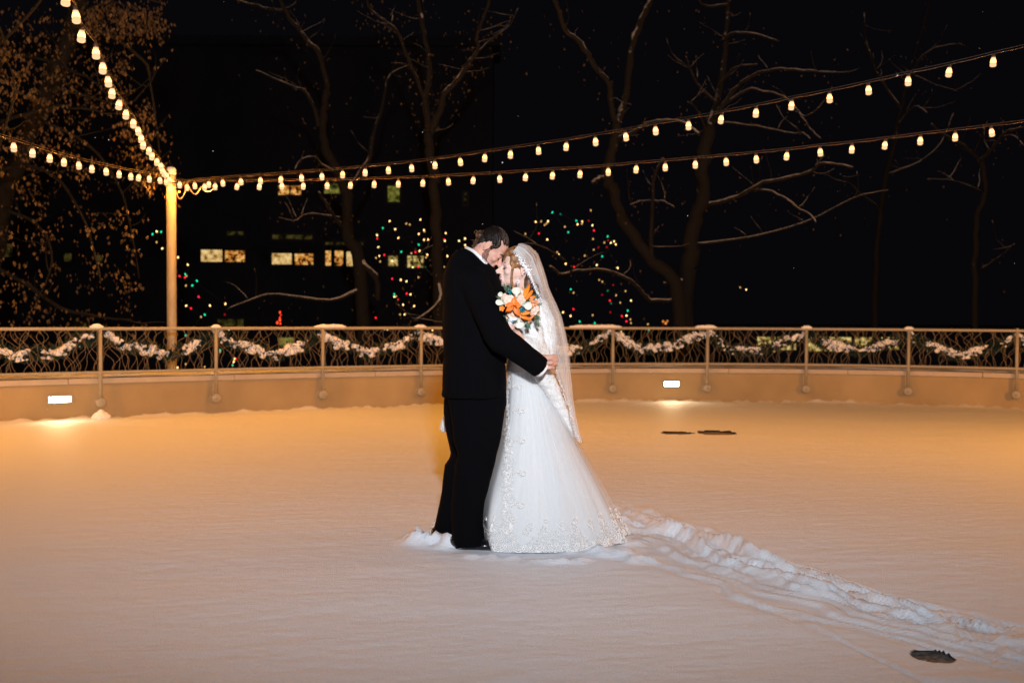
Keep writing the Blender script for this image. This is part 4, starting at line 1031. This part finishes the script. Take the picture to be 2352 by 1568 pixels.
# ------------------------------------------------------------------ bride
BY = 5.62
bride = thing('person', 'bride in a white lace gown, fur stole and long veil holding a bouquet', 'person', 'wedding couple')
bf = Vector((-.945, -.30, .075)); bu = Vector((.07, .0, .997))
bc_ = at(1187, 614.5, 5.50); TB = frame(bc_, bf, bu, .97)
m = MB(); head(m, TB, True)
chain(m, [bc_ + Vector((.030, .01, -.045)), bc_ + Vector((.040, .035, -.13)), at(1207, 695, 5.58)], [.052, .047, .056], 16)
chain(m, [at(1207, 700, 5.59), at(1208, 745, BY), at(1206, 800, BY), at(1207, 850, BY)], [.075, .095, .080, .075], 16)
m.ell(tuple(at(1180, 735, 5.59)), (.065, .10, .065), None, 16, 10)
chain(m, [at(1205, 692, 5.60), at(1222, 706, 5.49)], [.05, .045], 12); chain(m, [at(1205, 692, 5.60), at(1200, 706, 5.74)], [.05, .045], 12)
chain(m, [at(1224, 708, 5.48), at(1216, 800, 5.40)], [.043, .032], 12)
chain(m, [at(1216, 800, 5.40), at(1204, 795, 5.35), at(1186, 764, 5.275)], [.033, .031, .021], 12)
chain(m, [at(1200, 706, 5.74), at(1170, 790, 5.72), at(1150, 760, 5.70)], [.042, .033, .024], 12)
chain(m, [at(1207, 850, BY), at(1207, 880, BY), at(1205, 1040, 5.66), at(1205, 1205, 5.68)], [.075, .080, .08, .045], 12)
wr = at(1186, 765, 5.272); hd = at(1174.5, 745, 5.245) - wr
hand(m, frame(wr, hd, Vector((.80, -.55, .25))), (.62, .66, .70, .72), (.9, .9), .80, -1)
wr3 = at(1150, 760, 5.70); hand(m, frame(wr3, (-.3, .1, .9), (-.9, 0, 0)), (.4, .4, .4, .4), (.6, .4), .80, 1)
link('body', fuse(m, .0040, 3, .5), M['skin_f'], bride)
# facial detail
m = MB()
for s in (-1, 1): m.tube([TB @ Vector(p) for p in ((.083, s * .013, .012), (.083, s * .030, .021), (.066, s * .050, .014))], [.0028, .0032, .0012], 6)
m.build('eyebrow', M['brow'], bride)
m = MB()
for s in (-1, 1): m.ell((.0745, s * .031, -.0045), (.0118, .0150, .0082), TB, 16, 10)
m.build('eyelid', M['eyeshadow'], bride)
m = MB()
for s in (-1, 1): m.tube([TB @ Vector(p) for p in ((.0835, s * .019, -.0105), (.0870, s * .031, -.0150), (.079, s * .043, -.0125), (.074, s * .050, -.010))], [.0016, .0027, .0024, .001], 5)
m.build('eyelashes', M['brow'], bride)
m = MB(); m.ell((.0905, 0, -.0635), (.0088, .0205, .0040), TB, 14, 8); m.ell((.0868, 0, -.0778), (.0098, .0180, .0048), TB, 14, 8); m.build('lips', M['lips'], bride)
m = MB(); m.ell((.0895, 0, -.0705), (.0085, .0175, .0040), TB, 14, 8); m.build('teeth', M['teeth'], bride)
# hair
m = MB()
m.ell((-.020, 0, .042), (.091, .081, .082), TB, 24, 16); m.ell((.032, 0, .070), (.050, .060, .040), TB, 20, 12); m.ell((-.045, 0, -.005), (.055, .062, .065), TB, 20, 12)
for s in (-1, 1): m.ell((.030, s * .057, .034), (.036, .019, .044), TB, 14, 10); m.ell((-.012, s * .078, .020), (.036, .012, .028), TB, 14, 10)
me_ = fuse(m, .0045, 2); displace(me_, lambda p: .003 * mnoise.noise(Vector((p.x * 30 + p.z * 40, p.y * 30, p.z * 25))))
hb = link('hair', me_, M['hair_f'], bride)
m = MB(); st = [(.80 * math.cos(a) + .1, math.sin(a), rh.uniform(.05, .6)) for a in [rh.uniform(-1.7, 1.7) for _ in range(80)]]
strands(m, TB, (-.016, 0, .040), (.094, .081, .084), st, (-.75, -.35, -.25), .0030, rh, lift=1.03, wob=.06); m.build('strands', M['hair_f'], hb)
m = MB()
for k in range(26):                                           # curls behind the ear down the back of the neck
    x0, y0 = rh.uniform(1204, 1228), rh.uniform(630, 655); p = at(x0, y0, rh.uniform(5.44, 5.60)); pts = []; ph = rh.uniform(0, 6); R_ = rh.uniform(.004, .010); L = rh.uniform(.05, .14)
    for i in range(14):
        t = i / 13; pts.append(p + Vector((t * .03 + R_ * math.cos(ph + t * 9), R_ * math.sin(ph + t * 9), -t * L)))
    m.tube(pts, [.0048] * 12 + [.003, .0015], 6)
m.ell(tuple(at(1214, 652, 5.475)), (.026, .040, .070), None, 14, 10, .2, 2, 3)
m.build('curls', M['hair_f2'], hb)
m = MB()
for (dx, r) in ((0, .0042), (3.0, .0028)):                    # loose lock in front of the ear
    m.tube(smooth_path([at(x + dx, y, 5.405 + .003 * i) for i, (x, y) in enumerate(((1187, 590), (1180, 604), (1175.5, 622), (1174, 640), (1176, 655), (1180, 668)))], 4, 0), [r * 1.2] * 8 + [r] * 8 + [r * .8, r * .7, r * .6, r * .4, r * .3], 6)
m.build('loose_lock', M['hair_f'], hb)
# headband of crystals
m = MB()
cC = lambda x, y: ((1620 + x / 3.9206) * .65333, (780 + y / 3.92) * .65333)
hbp = [at(*cC(x, y), Y) for x, y, Y in ((700, 425, 5.49), (730, 418, 5.455), (790, 480, 5.42), (850, 560, 5.395), (900, 630, 5.39), (945, 725, 5.395), (985, 820, 5.41), (1030, 930, 5.43), (1072, 1000, 5.44))]
hs = smooth_path(hbp, 14, .0)
def gem(mb, c, r):
    R_ = Matrix.Rotation(rh.uniform(0, 3), 4, 'X') @ Matrix.Rotation(rh.uniform(0, 3), 4, 'Z'); o = Matrix.Translation(c) @ R_
    mb.add([o @ Vector(p) for p in ((r, 0, 0), (0, r, 0), (-r, 0, 0), (0, -r, 0), (0, 0, r), (0, 0, -r))], [(0, 1, 4), (1, 2, 4), (2, 3, 4), (3, 0, 4), (1, 0, 5), (2, 1, 5), (3, 2, 5), (0, 3, 5)])
for i, p in enumerate(hs):
    w = .0085 if i < len(hs) * .62 else .004
    for k in range(5 if w > .005 else 3): gem(m, p + Vector((rh.gauss(0, w), rh.gauss(0, .003), rh.gauss(0, w * .7))), rh.uniform(.0022, .0048) if w > .005 else rh.uniform(.0015, .003))
m.tube(hs, .0016, 5)
m.build('headband', M['crystal'], bride, smooth=False)
m = MB(); ex, ey = cC(787, 770); ep = at(ex, ey, 5.395)
for (dx, dz, r) in [(0, 0, .0035), (0, -.006, .003)] + [(.009 * math.sin(a) * s, -.019 - .011 * math.cos(a), .0030) for s in (-1, 1) for a in np.linspace(0, PI, 7)] + [(0, -.019, .0055), (.004, -.014, .003), (-.004, -.014, .003), (.004, -.025, .003), (-.004, -.025, .003), (0, -.034, .0035), (0, -.039, .003), (0, -.044, .0025), (0, -.048, .002)]:
    gem(m, ep + Vector((dx, rh.uniform(-.001, .001), dz)), r)
m.tube([ep + Vector((0, 0, .004)), ep + Vector((0, 0, -.05))], .0008, 4)
m.build('earring', M['crystal'], bride, smooth=False)

# gown: skirt surface
SKY = [(852, 1162, 1250, .105, 5.62), (875, 1157, 1262, .135, 5.63), (905, 1150, 1275, .17, 5.64), (950, 1138, 1296, .22, 5.66), (1000, 1122, 1318, .27, 5.68), (1050, 1098, 1346, .32, 5.70), (1100, 1068, 1374, .36, 5.72), (1150, 1034, 1400, .40, 5.74), (1190, 1006, 1420, .43, 5.75), (1221, 990, 1438, .455, 5.755)]
_sk = []
for (y, xl, xr, ry, Yc) in SKY:
    a = at(xl, y, Yc); b = at(xr, y, Yc); _sk.append(((a.z + b.z) / 2, (a.x + b.x) / 2, (b.x - a.x) / 2, ry, Yc))
_sk = np.array(_sk)[::-1]                                     # ascending z
Z0, Z1 = .006, _sk[-1, 0]
# the groom's legs stand in front of the gown's left side
_leg = sorted([(at(x, y, 5.45).z, at(x, y, 5.45).x) for x, y in ((1162, 893), (1157, 970), (1149, 1010), (1142, 1045), (1133, 1080), (1123, 1115), (1115, 1150), (1110, 1195), (1115, 1240), (1122, 1262))])
_lz = [a for a, b in _leg]; _lx = [b for a, b in _leg]
def S(th, z, off=0.):
    """point on the gown at angle th (-pi/2 faces the camera) and height z"""
    cx = np.interp(z, _sk[:, 0], _sk[:, 1]); rx_ = np.interp(z, _sk[:, 0], _sk[:, 2]); ry = np.interp(z, _sk[:, 0], _sk[:, 3]); Yc = np.interp(z, _sk[:, 0], _sk[:, 4])
    t = min(1, max(0, (Z1 - z) / (Z1 - Z0)))
    f = 1 + t * (.020 * math.sin(th * 9 + 1.2 * z) + .016 * math.sin(th * 16 + 2 + z) + .012 * math.sin(th * 27 + 1)) * (.35 + .9 * t) * (.55 + .45 * math.sin(th * 2.5 + 2.0))
    f += off / max(rx_, .1)
    x = cx + rx_ * f * math.cos(th); y = Yc + ry * f * math.sin(th)
    xl = np.interp(z, _lz, _lx)
    w = min(1, max(0, (xl + .035 - x) / .07)); w = w * w * (3 - 2 * w)
    y2 = max(y, 5.735 + .0 * z - off); 
    if y < y2: y = y + (y2 - y) * w
    return Vector((x, y, z))
def gown_mesh(name, material, zs, off, parent, thick=False, nth=260):
    ths = np.linspace(-PI, PI, nth + 1)[:-1]; vs = [S(th, z, off if not callable(off) else off(th, z)) for z in zs for th in ths]; fs = []
    n = nth
    for i in range(len(zs) - 1):
        for k in range(n): fs.append((i * n + k, i * n + (k + 1) % n, (i + 1) * n + (k + 1) % n, (i + 1) * n + k))
    me = bpy.data.meshes.new(name); me.from_pydata([tuple(v) for v in vs], [], fs)
    uv = me.uv_layers.new(name='UVMap').data
    for p in me.polygons:
        for li in p.loop_indices:
            vi = me.loops[li].vertex_index; k = vi % n; i = vi // n
            u = k / n
            if p.vertices[0] % n == n - 1 and k == 0: u = 1.0
            uv[li].uv = (u, zs[i])
    return link(name, me, material, parent)
zz = list(np.linspace(Z0, Z1, 60))
sk_ = gown_mesh('gown_skirt', M['satin'], zz, -.014, bride)
gown_mesh('tulle_layer', M['tulle'], zz, .006, sk_)
# bodice under the stole
m = MB(); m.loft([ring(1162, 1250, 854, BY, .11), ring(1165, 1246, 820, BY, .105), ring(1162, 1248, 790, BY, .112), ring(1152, 1250, 750, BY, .13), ring(1160, 1244, 722, BY, .115), ring(1170, 1236, 712, BY, .10)])
m.build('bodice', M['satin'], bride)
# lace: fine cord loops and scrolls laid on the gown
m = MB(); rl2 = random.Random(77)
def front_th(X, z):
    best = None
    for th in np.linspace(-PI * .98, -PI * .02, 90):
        d = abs(S(th, z).x - X)
        if best is None or d < best[0]: best = (d, th)
    return best[1]
def cord(fn, n, r, sides=3):
    m.tube([fn(i / (n - 1)) for i in range(n)], r, sides, cap=False)
def lay(th, z, R_): return S(th, max(z, Z0 + .002), .0095)
def lace_loop(th0, z0, r, R_, turns=1.0, shrink=0., ph=None, cr=.0014, n=10):
    ph = rl2.uniform(0, 6) if ph is None else ph; e_ = rl2.uniform(.6, 1)
    cord(lambda t: lay(th0 + (r * (1 - shrink * t) * math.cos(ph + t * 2 * PI * turns)) / R_, z0 + r * e_ * (1 - shrink * t) * math.sin(ph + t * 2 * PI * turns), R_), n, cr)
def sprig(th0, z0, R_, sgn, s=1.0):
    """curling tendril with a few petals"""
    cord(lambda t: lay(th0 + sgn * s * (.050 * t) / R_, z0 + s * (.018 * math.sin(t * PI * .9)), R_), 8, .0016)
    c_th = th0 + sgn * s * .058 / R_
    lace_loop(c_th, z0 + s * .004, .018 * s, R_, 1.35, .55, 2.2 if sgn > 0 else .8, .0027, 16)
    for k in range(5): lace_loop(th0 + sgn * s * (.006 + .010 * k) / R_, z0 + s * (.012 * math.sin(k)), .0065 * s, R_, 1, 0, None, .0016, 8)
# hem
th = -PI * 1.0
while th < .45:
    p = S(th, .05); p2 = S(th + .01, .05); R_ = max((p2 - p).length / .01, .12)
    hmax = .105 + .03 * math.sin(th * 9) + .025 * math.sin(th * 17 + 1)
    z = .008
    while z < hmax:
        if rl2.random() < .93 - .45 * (z / hmax) ** 2: lace_loop(th + rl2.gauss(0, .006) / R_, z + rl2.gauss(0, .004), rl2.uniform(.005, .0115), R_, rl2.uniform(.8, 1.2), rl2.uniform(0, .5))
        z += .0125
    th += .0135 / R_
th = -PI * .98; k = 0
while th < .40:
    p = S(th, .05); p2 = S(th + .01, .05); R_ = max((p2 - p).length / .01, .12)
    # tall scroll rising from the hem
    h0 = .115 + .02 * (k % 2)
    cord(lambda t: lay(th + (.012 * math.sin(t * 5)) / R_, h0 - .02 + t * .045, R_), 8, .0026); lace_loop(th + .008 / R_, h0 + .038, .018, R_, 1.4, .6, 0, .0027, 16)
    for q_ in range(4): lace_loop(th + rl2.gauss(0, .012) / R_, h0 - .01 + rl2.uniform(0, .03), .008, R_, 1, 0, None, .0017, 9)
    # arch of the scalloped edge
    for rr in (.040, .030, .018): cord(lambda t: lay(th + .05 / R_ + rr * math.cos(PI * (1 + t)) / R_, .050 + rr * math.sin(PI * (1 + t)), R_), 12, .0026)
    th += .098 / R_; k += 1
# vertical panel with side sprigs
z = .10
while z < .93:
    xa = at(1156, 0, 5.35).x; y = 1221 - (z - .02) * 400
    th0 = front_th(-.020 + .018 * (z > .8) * (z - .8) * 5, z); p = S(th0, z); p2 = S(th0 + .01, z); R_ = max((p2 - p).length / .01, .08)
    for q_ in range(5):
        lace_loop(th0 + (rl2.uniform(-.024, .028)) / R_, z + rl2.gauss(0, .004), rl2.uniform(.005, .011), R_, rl2.uniform(.8, 1.3), rl2.uniform(0, .5))
    if rl2.random() < .22: lace_loop(th0 + .034 / R_, z, .008, R_)
    z += .0115
for z in (.25, .42, .59, .75, .88):
    th0 = front_th(.008, z); p = S(th0, z); p2 = S(th0 + .01, z); R_ = max((p2 - p).length / .01, .08); sprig(th0, z, R_, 1, 1.0 if z < .8 else .8)
m.build('lace_trim', M['lace'], sk_)
m = MB()
for _ in range(110):
    if rl2.random() < .5: th = rl2.uniform(-PI * .95, .3); z = abs(rl2.gauss(.03, .03)) + .01
    else: z = rl2.uniform(.1, .9); th = front_th(-.020, z) + rl2.uniform(-.05, .05)
    gem(m, S(th, z, .012), rl2.uniform(.0012, .0024))
m.build('crystals', M['crystal'], sk_, smooth=False)

# stole
m = MB()
chain(m, [at(1214, 702, 5.56), at(1234, 712, 5.53), at(1243, 745, 5.53), at(1246, 785, 5.52), at(1243, 815, 5.50), at(1240, 842, 5.49)], [.055, .066, .076, .076, .072, .060], 16)
chain(m, [at(1212, 735, 5.46), at(1222, 765, 5.42), at(1226, 790, 5.41)], [.055, .062, .062], 14)
chain(m, [at(1203, 790, 5.335), at(1218, 800, 5.36), at(1240, 812, 5.42)], [.046, .058, .058], 14)
chain(m, [at(1203, 790, 5.335), at(1196, 806, 5.42), at(1185, 820, 5.52)], [.044, .040, .03], 12)
chain(m, [at(1195, 715, 5.47), at(1207, 745, 5.44)], [.040, .05], 12)
chain(m, [at(1210, 712, 5.70), at(1200, 760, 5.74), at(1190, 800, 5.74)], [.07, .07, .05], 12)
chain(m, [at(1238, 840, 5.47), at(1248, 862, 5.485), at(1264, 888, 5.51), at(1281, 922, 5.545), at(1297, 955, 5.58), at(1311, 985, 5.61), at(1321, 1006, 5.63)], [.054, .052, .045, .037, .029, .020, .010], 12)
chain(m, [at(1070, 900, 5.76), at(1042, 945, 5.76), at(1026, 974, 5.76), at(1019, 984, 5.76)], [.03, .040, .036, .022], 12)
me_ = fuse(m, .0065, 2, .5)
displace(me_, lambda p: .006 * mnoise.fractal(Vector((p.x * 16 + p.z * 9, p.y * 14, p.z * 22)), 1, 2, 3) + .0030 * mnoise.noise(p * 120))
stl = link('fur_stole', me_, M['fur'], bride)
m = MB(); step_ = max(1, len(me_.vertices) // 5200)
for i in range(0, len(me_.vertices), step_):
    v = me_.vertices[i]; n_ = v.normal; d = (n_ + Vector((rh.gauss(0, .5), rh.gauss(0, .5), rh.gauss(-.25, .5)))).normalized(); L = rh.uniform(.006, .013); s_ = d.orthogonal().normalized() * .0012
    m.add([v.co - s_, v.co + s_, v.co + d * L], [(0, 1, 2)])
m.build('fur_tufts', M['fur'], stl)

# veil
NE = [(1180, 576), (1189, 582), (1205, 600), (1214, 625), (1222, 645), (1230, 660), (1239, 680), (1246, 703), (1256, 729), (1263, 777), (1266.5, 805), (1276, 834), (1280, 860), (1289.5, 886), (1297, 913), (1307.8, 937.5), (1312, 962), (1322, 994), (1330, 1014)]
RE = [(1199, 559), (1215, 565), (1234, 583), (1247, 618), (1253, 639), (1258, 659), (1266, 678), (1276, 699), (1288, 729), (1299.5, 777), (1304, 805), (1306.5, 834), (1308, 860), (1311, 886), (1312.5, 913), (1316, 937.5), (1320, 962), (1327, 994), (1332, 1014)]
def dens(L): 
    out = []
    for i in range(len(L) - 1):
        for k in range(5): t = k / 5; out.append((L[i][0] + (L[i + 1][0] - L[i][0]) * t, L[i][1] + (L[i + 1][1] - L[i][1]) * t))
    return out + [L[-1]]
NEd, REd = dens(NE), dens(RE); nv = len(NEd); NU = 90
def veil_pt(i, u, k=0.):
    t = i / (nv - 1); Yn = 5.395 + .055 * min(1, t * 3) + .015 * t; Yf = 5.66 + .16 * t
    n_ = NEd[i]; r_ = REd[i]; a = at(n_[0], n_[1], Yn); b = at(r_[0], r_[1], (Yn + Yf) / 2); f_ = at(n_[0] + 6, n_[1] + 4, Yf)
    c = (a + f_) / 2; s_ = math.sin(PI * u); y = Yn + (Yf - Yn) * (1 - math.cos(PI * u)) / 2
    x = (a.x + (f_.x - a.x) * u) + (b.x - c.x) * s_; z = a.z + (f_.z - a.z) * u + (b.z - c.z) * s_
    pl = (.0028 + .008 * t) * math.sin(u * 34 + 2 * t + 1.5 * math.sin(u * 9)) + (.002 + .004 * t) * math.sin(u * 71 + 3 * t)
    nrm = Vector((s_, -math.cos(PI * u), 0))
    return Vector((x, y, z)) + nrm * (pl * min(1, 6 * min(u, 1 - u) + .15) - k)
for li, k in ((0, 0.), (1, .012)):
    vs = [veil_pt(i, j / NU, k) for i in range(nv) for j in range(NU + 1)]; fs = []
    for i in range(nv - 1):
        for j in range(NU): a = i * (NU + 1) + j; fs.append((a, a + 1, a + NU + 2, a + NU + 1))
    me = bpy.data.meshes.new('veil'); me.from_pydata([tuple(v) for v in vs], [], fs); uv = me.uv_layers.new(name='UVMap').data
    for lp_i, l in enumerate(me.loops): vi = l.vertex_index; uv[lp_i].uv = ((vi % (NU + 1)) / NU * (1 if not li else 1.3) + li * 3, vi // (NU + 1) / nv * 3)
    if li == 0: vl = link('veil', me, M['veil'], bride)
    else: link('veil_under_layer', me, M['veil'], vl)
m = MB()
for i in range(14, nv - 3):
    p = veil_pt(i, 0.0); 
    for k in range(5):
        q_ = p.lerp(veil_pt(min(i + 1, nv - 1), 0), k / 5); w = .004 + .005 * abs(math.sin(i * .45 + k * .09)) ** 3
        for _ in range(2): gem(m, q_ + Vector((rh.gauss(0, w * .7), -.002, rh.gauss(0, .003))), rh.uniform(.0012, .0026))
m.build('beaded_edge', M['crystal'], vl, smooth=False)
m = MB()                                                      # gathered comb of tulle on the crown
for k in range(9):
    a = at(1182 + k * 3.6, 579 - 5 * math.sin(k / 8 * PI), 5.44 + .015 * k); m.ell(tuple(a), (.013, .030, .012), None, 12, 8, .35, 2, k)
m.build('veil_gather', M['veil'], vl)
settle(bride, at(1215, 1221, 5.75) * 1.0)

# ------------------------------------------------------------------ bouquet
bq = thing('bouquet', 'bouquet of orange lilies, cream roses, white callas and teal flowers held by the bride', 'bouquet')
cA = lambda x, y: (947.3 + x * .23745, 496.5 + y * .23745)
PXM = 1 / 1850.
BCX, BCY = 1025, 860
def bpos(x, y, lift=0.):
    d2 = ((x - BCX) / 215) ** 2 + ((y - BCY) / 215) ** 2
    return at(*cA(x, y), 5.250 - .085 * max(0, 1 - d2) - lift)
def bout(x, y):
    d = Vector(((x - BCX) / 190, -1.0, -(y - BCY) / 190)); return d.normalized()
rq = random.Random(12)
def petal(mb, T_, L, w, bend, cup, n=7, tip=.0, m_=5, curl=0.):
    """one petal from the origin along local x, normal z"""
    vs = []; fs = []
    for i in range(n):
        t = i / (n - 1); wd = w * (math.sin(PI * min(1, t * .92 + .06)) ** .7) * (1 if t < .7 else 1 - tip * (t - .7) / .3)
        a = bend * t; x = L * (math.sin(a) / max(bend, 1e-3) if bend > 1e-3 else t); z = L * ((1 - math.cos(a)) / max(bend, 1e-3) if bend > 1e-3 else 0)
        for j in range(m_):
            s_ = (j / (m_ - 1) - .5) * 2; vs.append(T_ @ Vector((x, s_ * wd, z * (-1) + cup * wd * s_ * s_ + curl * t * t * math.sin(s_ * 4 + t * 5) * w)))
    for i in range(n - 1):
        for j in range(m_ - 1): a = i * m_ + j; fs.append((a, a + 1, a + m_ + 1, a + m_))
    mb.add(vs, fs)
def spin(c, nrm, ang): return frame(c, Vector(nrm).orthogonal(), nrm) @ Matrix.Rotation(ang, 4, 'Z')
def rose(x, y, rpx, material='rose'):
    r = rpx * PXM; c = bpos(x, y, .008); n_ = (bout(x, y) + Vector((0, -.6, 0))).normalized(); mb = MB()
    k = 0
    for (cnt, rad, el, sz) in ((3, .12, 1.35, .55), (4, .28, 1.15, .70), (5, .45, .90, .85), (6, .55, .55, .95), (6, .55, .25, 1.0)):
        for i in range(cnt):
            an = 2 * PI * (i + k * .37) / cnt + rq.uniform(-.2, .2); T_ = spin(c - Vector(n_) * r * .6, n_, an) @ Matrix.Translation((rad * r * .35, 0, 0)) @ Matrix.Rotation(-el, 4, 'Y')
            petal(mb, T_, r * sz * 1.15, r * sz * .52, .9 if el < 1 else .35, .35, 7, 0, 6, .08)
        k += 1
    mb.ell(tuple(c - Vector(n_) * r * .45), (r * .55, r * .55, r * .55), None, 12, 8); mb.build('rose', M[material], bq)
for a in ((930, 812, 54), (1050, 800, 42), (975, 955, 54), (1185, 905, 48), (1058, 728, 28), (880, 778, 32)): rose(*a)
mb = MB(); c = bpos(985, 868, .045); n_ = (bout(985, 868) + Vector((0, -1.2, .1))).normalized()
for i, (ang, L) in enumerate(((90, 92), (5, 72), (-62, 112), (-150, 98), (172, 90), (40, 60))):
    d = Vector((math.cos(math.radians(ang)), -.25, math.sin(math.radians(ang))))
    T_ = frame(c, d, n_); petal(mb, T_, L * PXM, 29 * PXM * (1 if i % 2 == 0 else .85), .7, .30, 9, .5, 7, .10)
ly = mb.build('lily', M['orange'], bq)
mb = MB()
for i in range(6):
    d = (n_ + Vector((rq.gauss(0, .3), 0, rq.gauss(0, .3)))).normalized() * .028; mb.tube([c, c + d * .6, c + d], [.0007, .0007, .0006], 4); mb.ell(tuple(c + d), (.0035, .0015, .0015), None, 8, 6)
mb.ell(tuple(c + n_ * .002), (.004, .004, .004), None, 8, 6); mb.build('stamen', M['stamen'], ly)
mb = MB(); c2 = bpos(868, 892, .012)
for i in range(5): petal(mb, spin(c2, (-.3, -1, .1), i * 1.256) @ Matrix.Rotation(-.5, 4, 'Y'), 32 * PXM, 17 * PXM, .6, .4, 7, .3)
mb.build('lily', M['orange_bud'], bq)
def bud(x0, y0, x1, y1, wpx):
    a = bpos(x0, y0, .01); b = bpos(x1, y1, .03); mb = MB()
    for i in range(4):
        off = i * PI / 2; ax_ = (b - a); L = ax_.length; ux = ax_.normalized().orthogonal(); uy = ax_.normalized().cross(ux)
        pts = []; rr = []
        for k in range(9):
            t = k / 8; w = wpx * PXM * (math.sin(PI * (.12 + .80 * t)) ** .8); pts.append(a + ax_ * t + (ux * math.cos(off) + uy * math.sin(off)) * w * .38); rr.append(max(w * .62 * (1 if k < 8 else .2), .0006))
        mb.tube(pts, rr, 8)
    mb.build('lily_bud', M['orange_bud'], bq)
for a in ((1085, 790, 1135, 655, 17), (1100, 805, 1165, 715, 18), (1140, 785, 1192, 780, 13), (1075, 770, 1105, 690, 14), (1045, 945, 1143, 930, 19), (1048, 972, 1152, 1000, 18), (1060, 940, 1125, 905, 14)): bud(*a)
def calla(x, y, ang, L, w, lift=.02):
    """funnel spathe rolled round and opening to one side"""
    c = bpos(x, y, lift); d = Vector((math.cos(math.radians(ang)), -.15, math.sin(math.radians(ang)))).normalized(); T_ = frame(c - d * L * PXM * .45, d, Vector((0, -1, 0))); mb = MB(); vs = []; fs = []; n = 12; q_ = 16
    for i in range(n):
        t = i / (n - 1)
        for j in range(q_ + 1):
            a = -PI * .92 + 2 * PI * .92 * j / q_; open_ = t ** 1.4; back = math.cos(a / 2) ** 2
            r_ = w * PXM * (.22 + .78 * open_ ** .8); xx = L * PXM * (t * (.45 + .60 * back) + .10 * t * t * back)
            vs.append(T_ @ Vector((xx, math.sin(a) * r_, -math.cos(a) * r_ * .42 + .012 * open_)))
    for i in range(n - 1):
        for j in range(q_): k_ = i * (q_ + 1) + j; fs.append((k_, k_ + 1, k_ + q_ + 2, k_ + q_ + 1))
    mb.add(vs, fs); mb.tube([T_ @ Vector((0, 0, 0)), T_ @ Vector((L * PXM * .45, 0, -.001))], [.0025, .0018], 6); mb.build('calla_lily', M['calla'], bq)
for a in ((1006, 748, 92, 88, 46, .035), (872, 838, 172, 100, 30, .022), (1090, 860, -12, 96, 40, .036), (1035, 1022, -80, 88, 48, .030), (862, 770, 130, 60, 26, .012)): calla(*a)
def teal(x, y, rpx):
    mb = MB(); c = bpos(x, y, .010)
    for i in range(26):
        n_ = Vector((rq.gauss(0, .6), -1, rq.gauss(0, .6))).normalized(); petal(mb, spin(c, n_, rq.uniform(0, 6)) @ Matrix.Rotation(-rq.uniform(.1, 1), 4, 'Y'), rpx * PXM * rq.uniform(.6, 1.05), rpx * PXM * .26, .5, .3, 5, .2, 4, .1)
    mb.build('teal_flower', M['teal'], bq)
for a in ((953, 738, 34), (1062, 905, 36), (1168, 802, 20), (985, 1008, 24), (1035, 925, 22)): teal(*a)
mb = MB()
for (cx_, cy_, R_, n) in ((1163, 835, 52, 30), (987, 698, 16, 4), (1150, 975, 24, 7), (1040, 968, 14, 4), (1132, 1016, 12, 3), (1075, 700, 12, 3)):
    for i in range(n):
        a = rq.uniform(0, 6.28); rr = R_ * math.sqrt(rq.random()); mb.ell(tuple(bpos(cx_ + rr * math.cos(a), cy_ + rr * math.sin(a), .008 + rq.uniform(0, .014))), (9 * PXM, 9 * PXM, 10 * PXM), None, 10, 7)
mb.build('berries', M['berry'], bq)
def spray(x, y, ang, L, n=8, wpx=9):
    mb = MB(); c = bpos(x, y, -.004); d = Vector((math.cos(math.radians(ang)), rq.uniform(-.35, .05), math.sin(math.radians(ang)))); mb.tube([c, c + d * L * PXM * .6, c + d * L * PXM], [.0009, .0008, .0005], 4)
    for i in range(n):
        t = (i + 1) / n; s_ = (-1) ** i; a2 = ang + s_ * (48 - 30 * t); dl = Vector((math.cos(math.radians(a2)), rq.uniform(-.3, .1), math.sin(math.radians(a2)))); T_ = frame(c + d * L * PXM * t * .92, dl, (rq.gauss(0, .3), -1, rq.gauss(0, .3)))
        petal(mb, T_, 38 * PXM, wpx * .48 * PXM, .4, .2, 6, .8, 3)
    mb.build('leaf_spray', M['leaf'], bq)
for a in ((935, 745, 122, 92, 10), (930, 735, 80, 60, 7), (1105, 1010, -70, 66, 9), (1125, 1010, -100, 60, 8), (1185, 985, -62, 78, 10), (1170, 960, -25, 60, 8), (905, 960, -150, 48, 7), (925, 985, -125, 52, 7), (855, 930, 180, 22, 3), (1015, 985, 160, 26, 4),
          (870, 800, 150, 40, 5), (1195, 860, 10, 38, 5), (1160, 800, 40, 50, 6), (1090, 720, 60, 40, 5), (925, 1015, -160, 38, 5), (1200, 950, -80, 40, 6)): spray(*a)
mb = MB(); mb.ell(tuple(bpos(BCX, BCY - 10, -.075)), (.074, .05, .074), None, 18, 12); mb.build('foliage_core', M['leaf'], bq)
mb = MB(); mb.tube([bpos(985, 960, -.01), at(*cA(950, 1035), 5.245), at(*cA(925, 1120), 5.25)], [.024, .017, .015], 14); mb.build('wrapped_handle', M['ribbon'], bq)
mb = MB(); mb.tube([at(*cA(975, 1000), 5.222), at(*cA(955, 1022), 5.222)], [.020, .018], 14); mb.build('ribbon', M['teal'], bq)
settle(bq, at(*cA(950, 1035), 5.245))
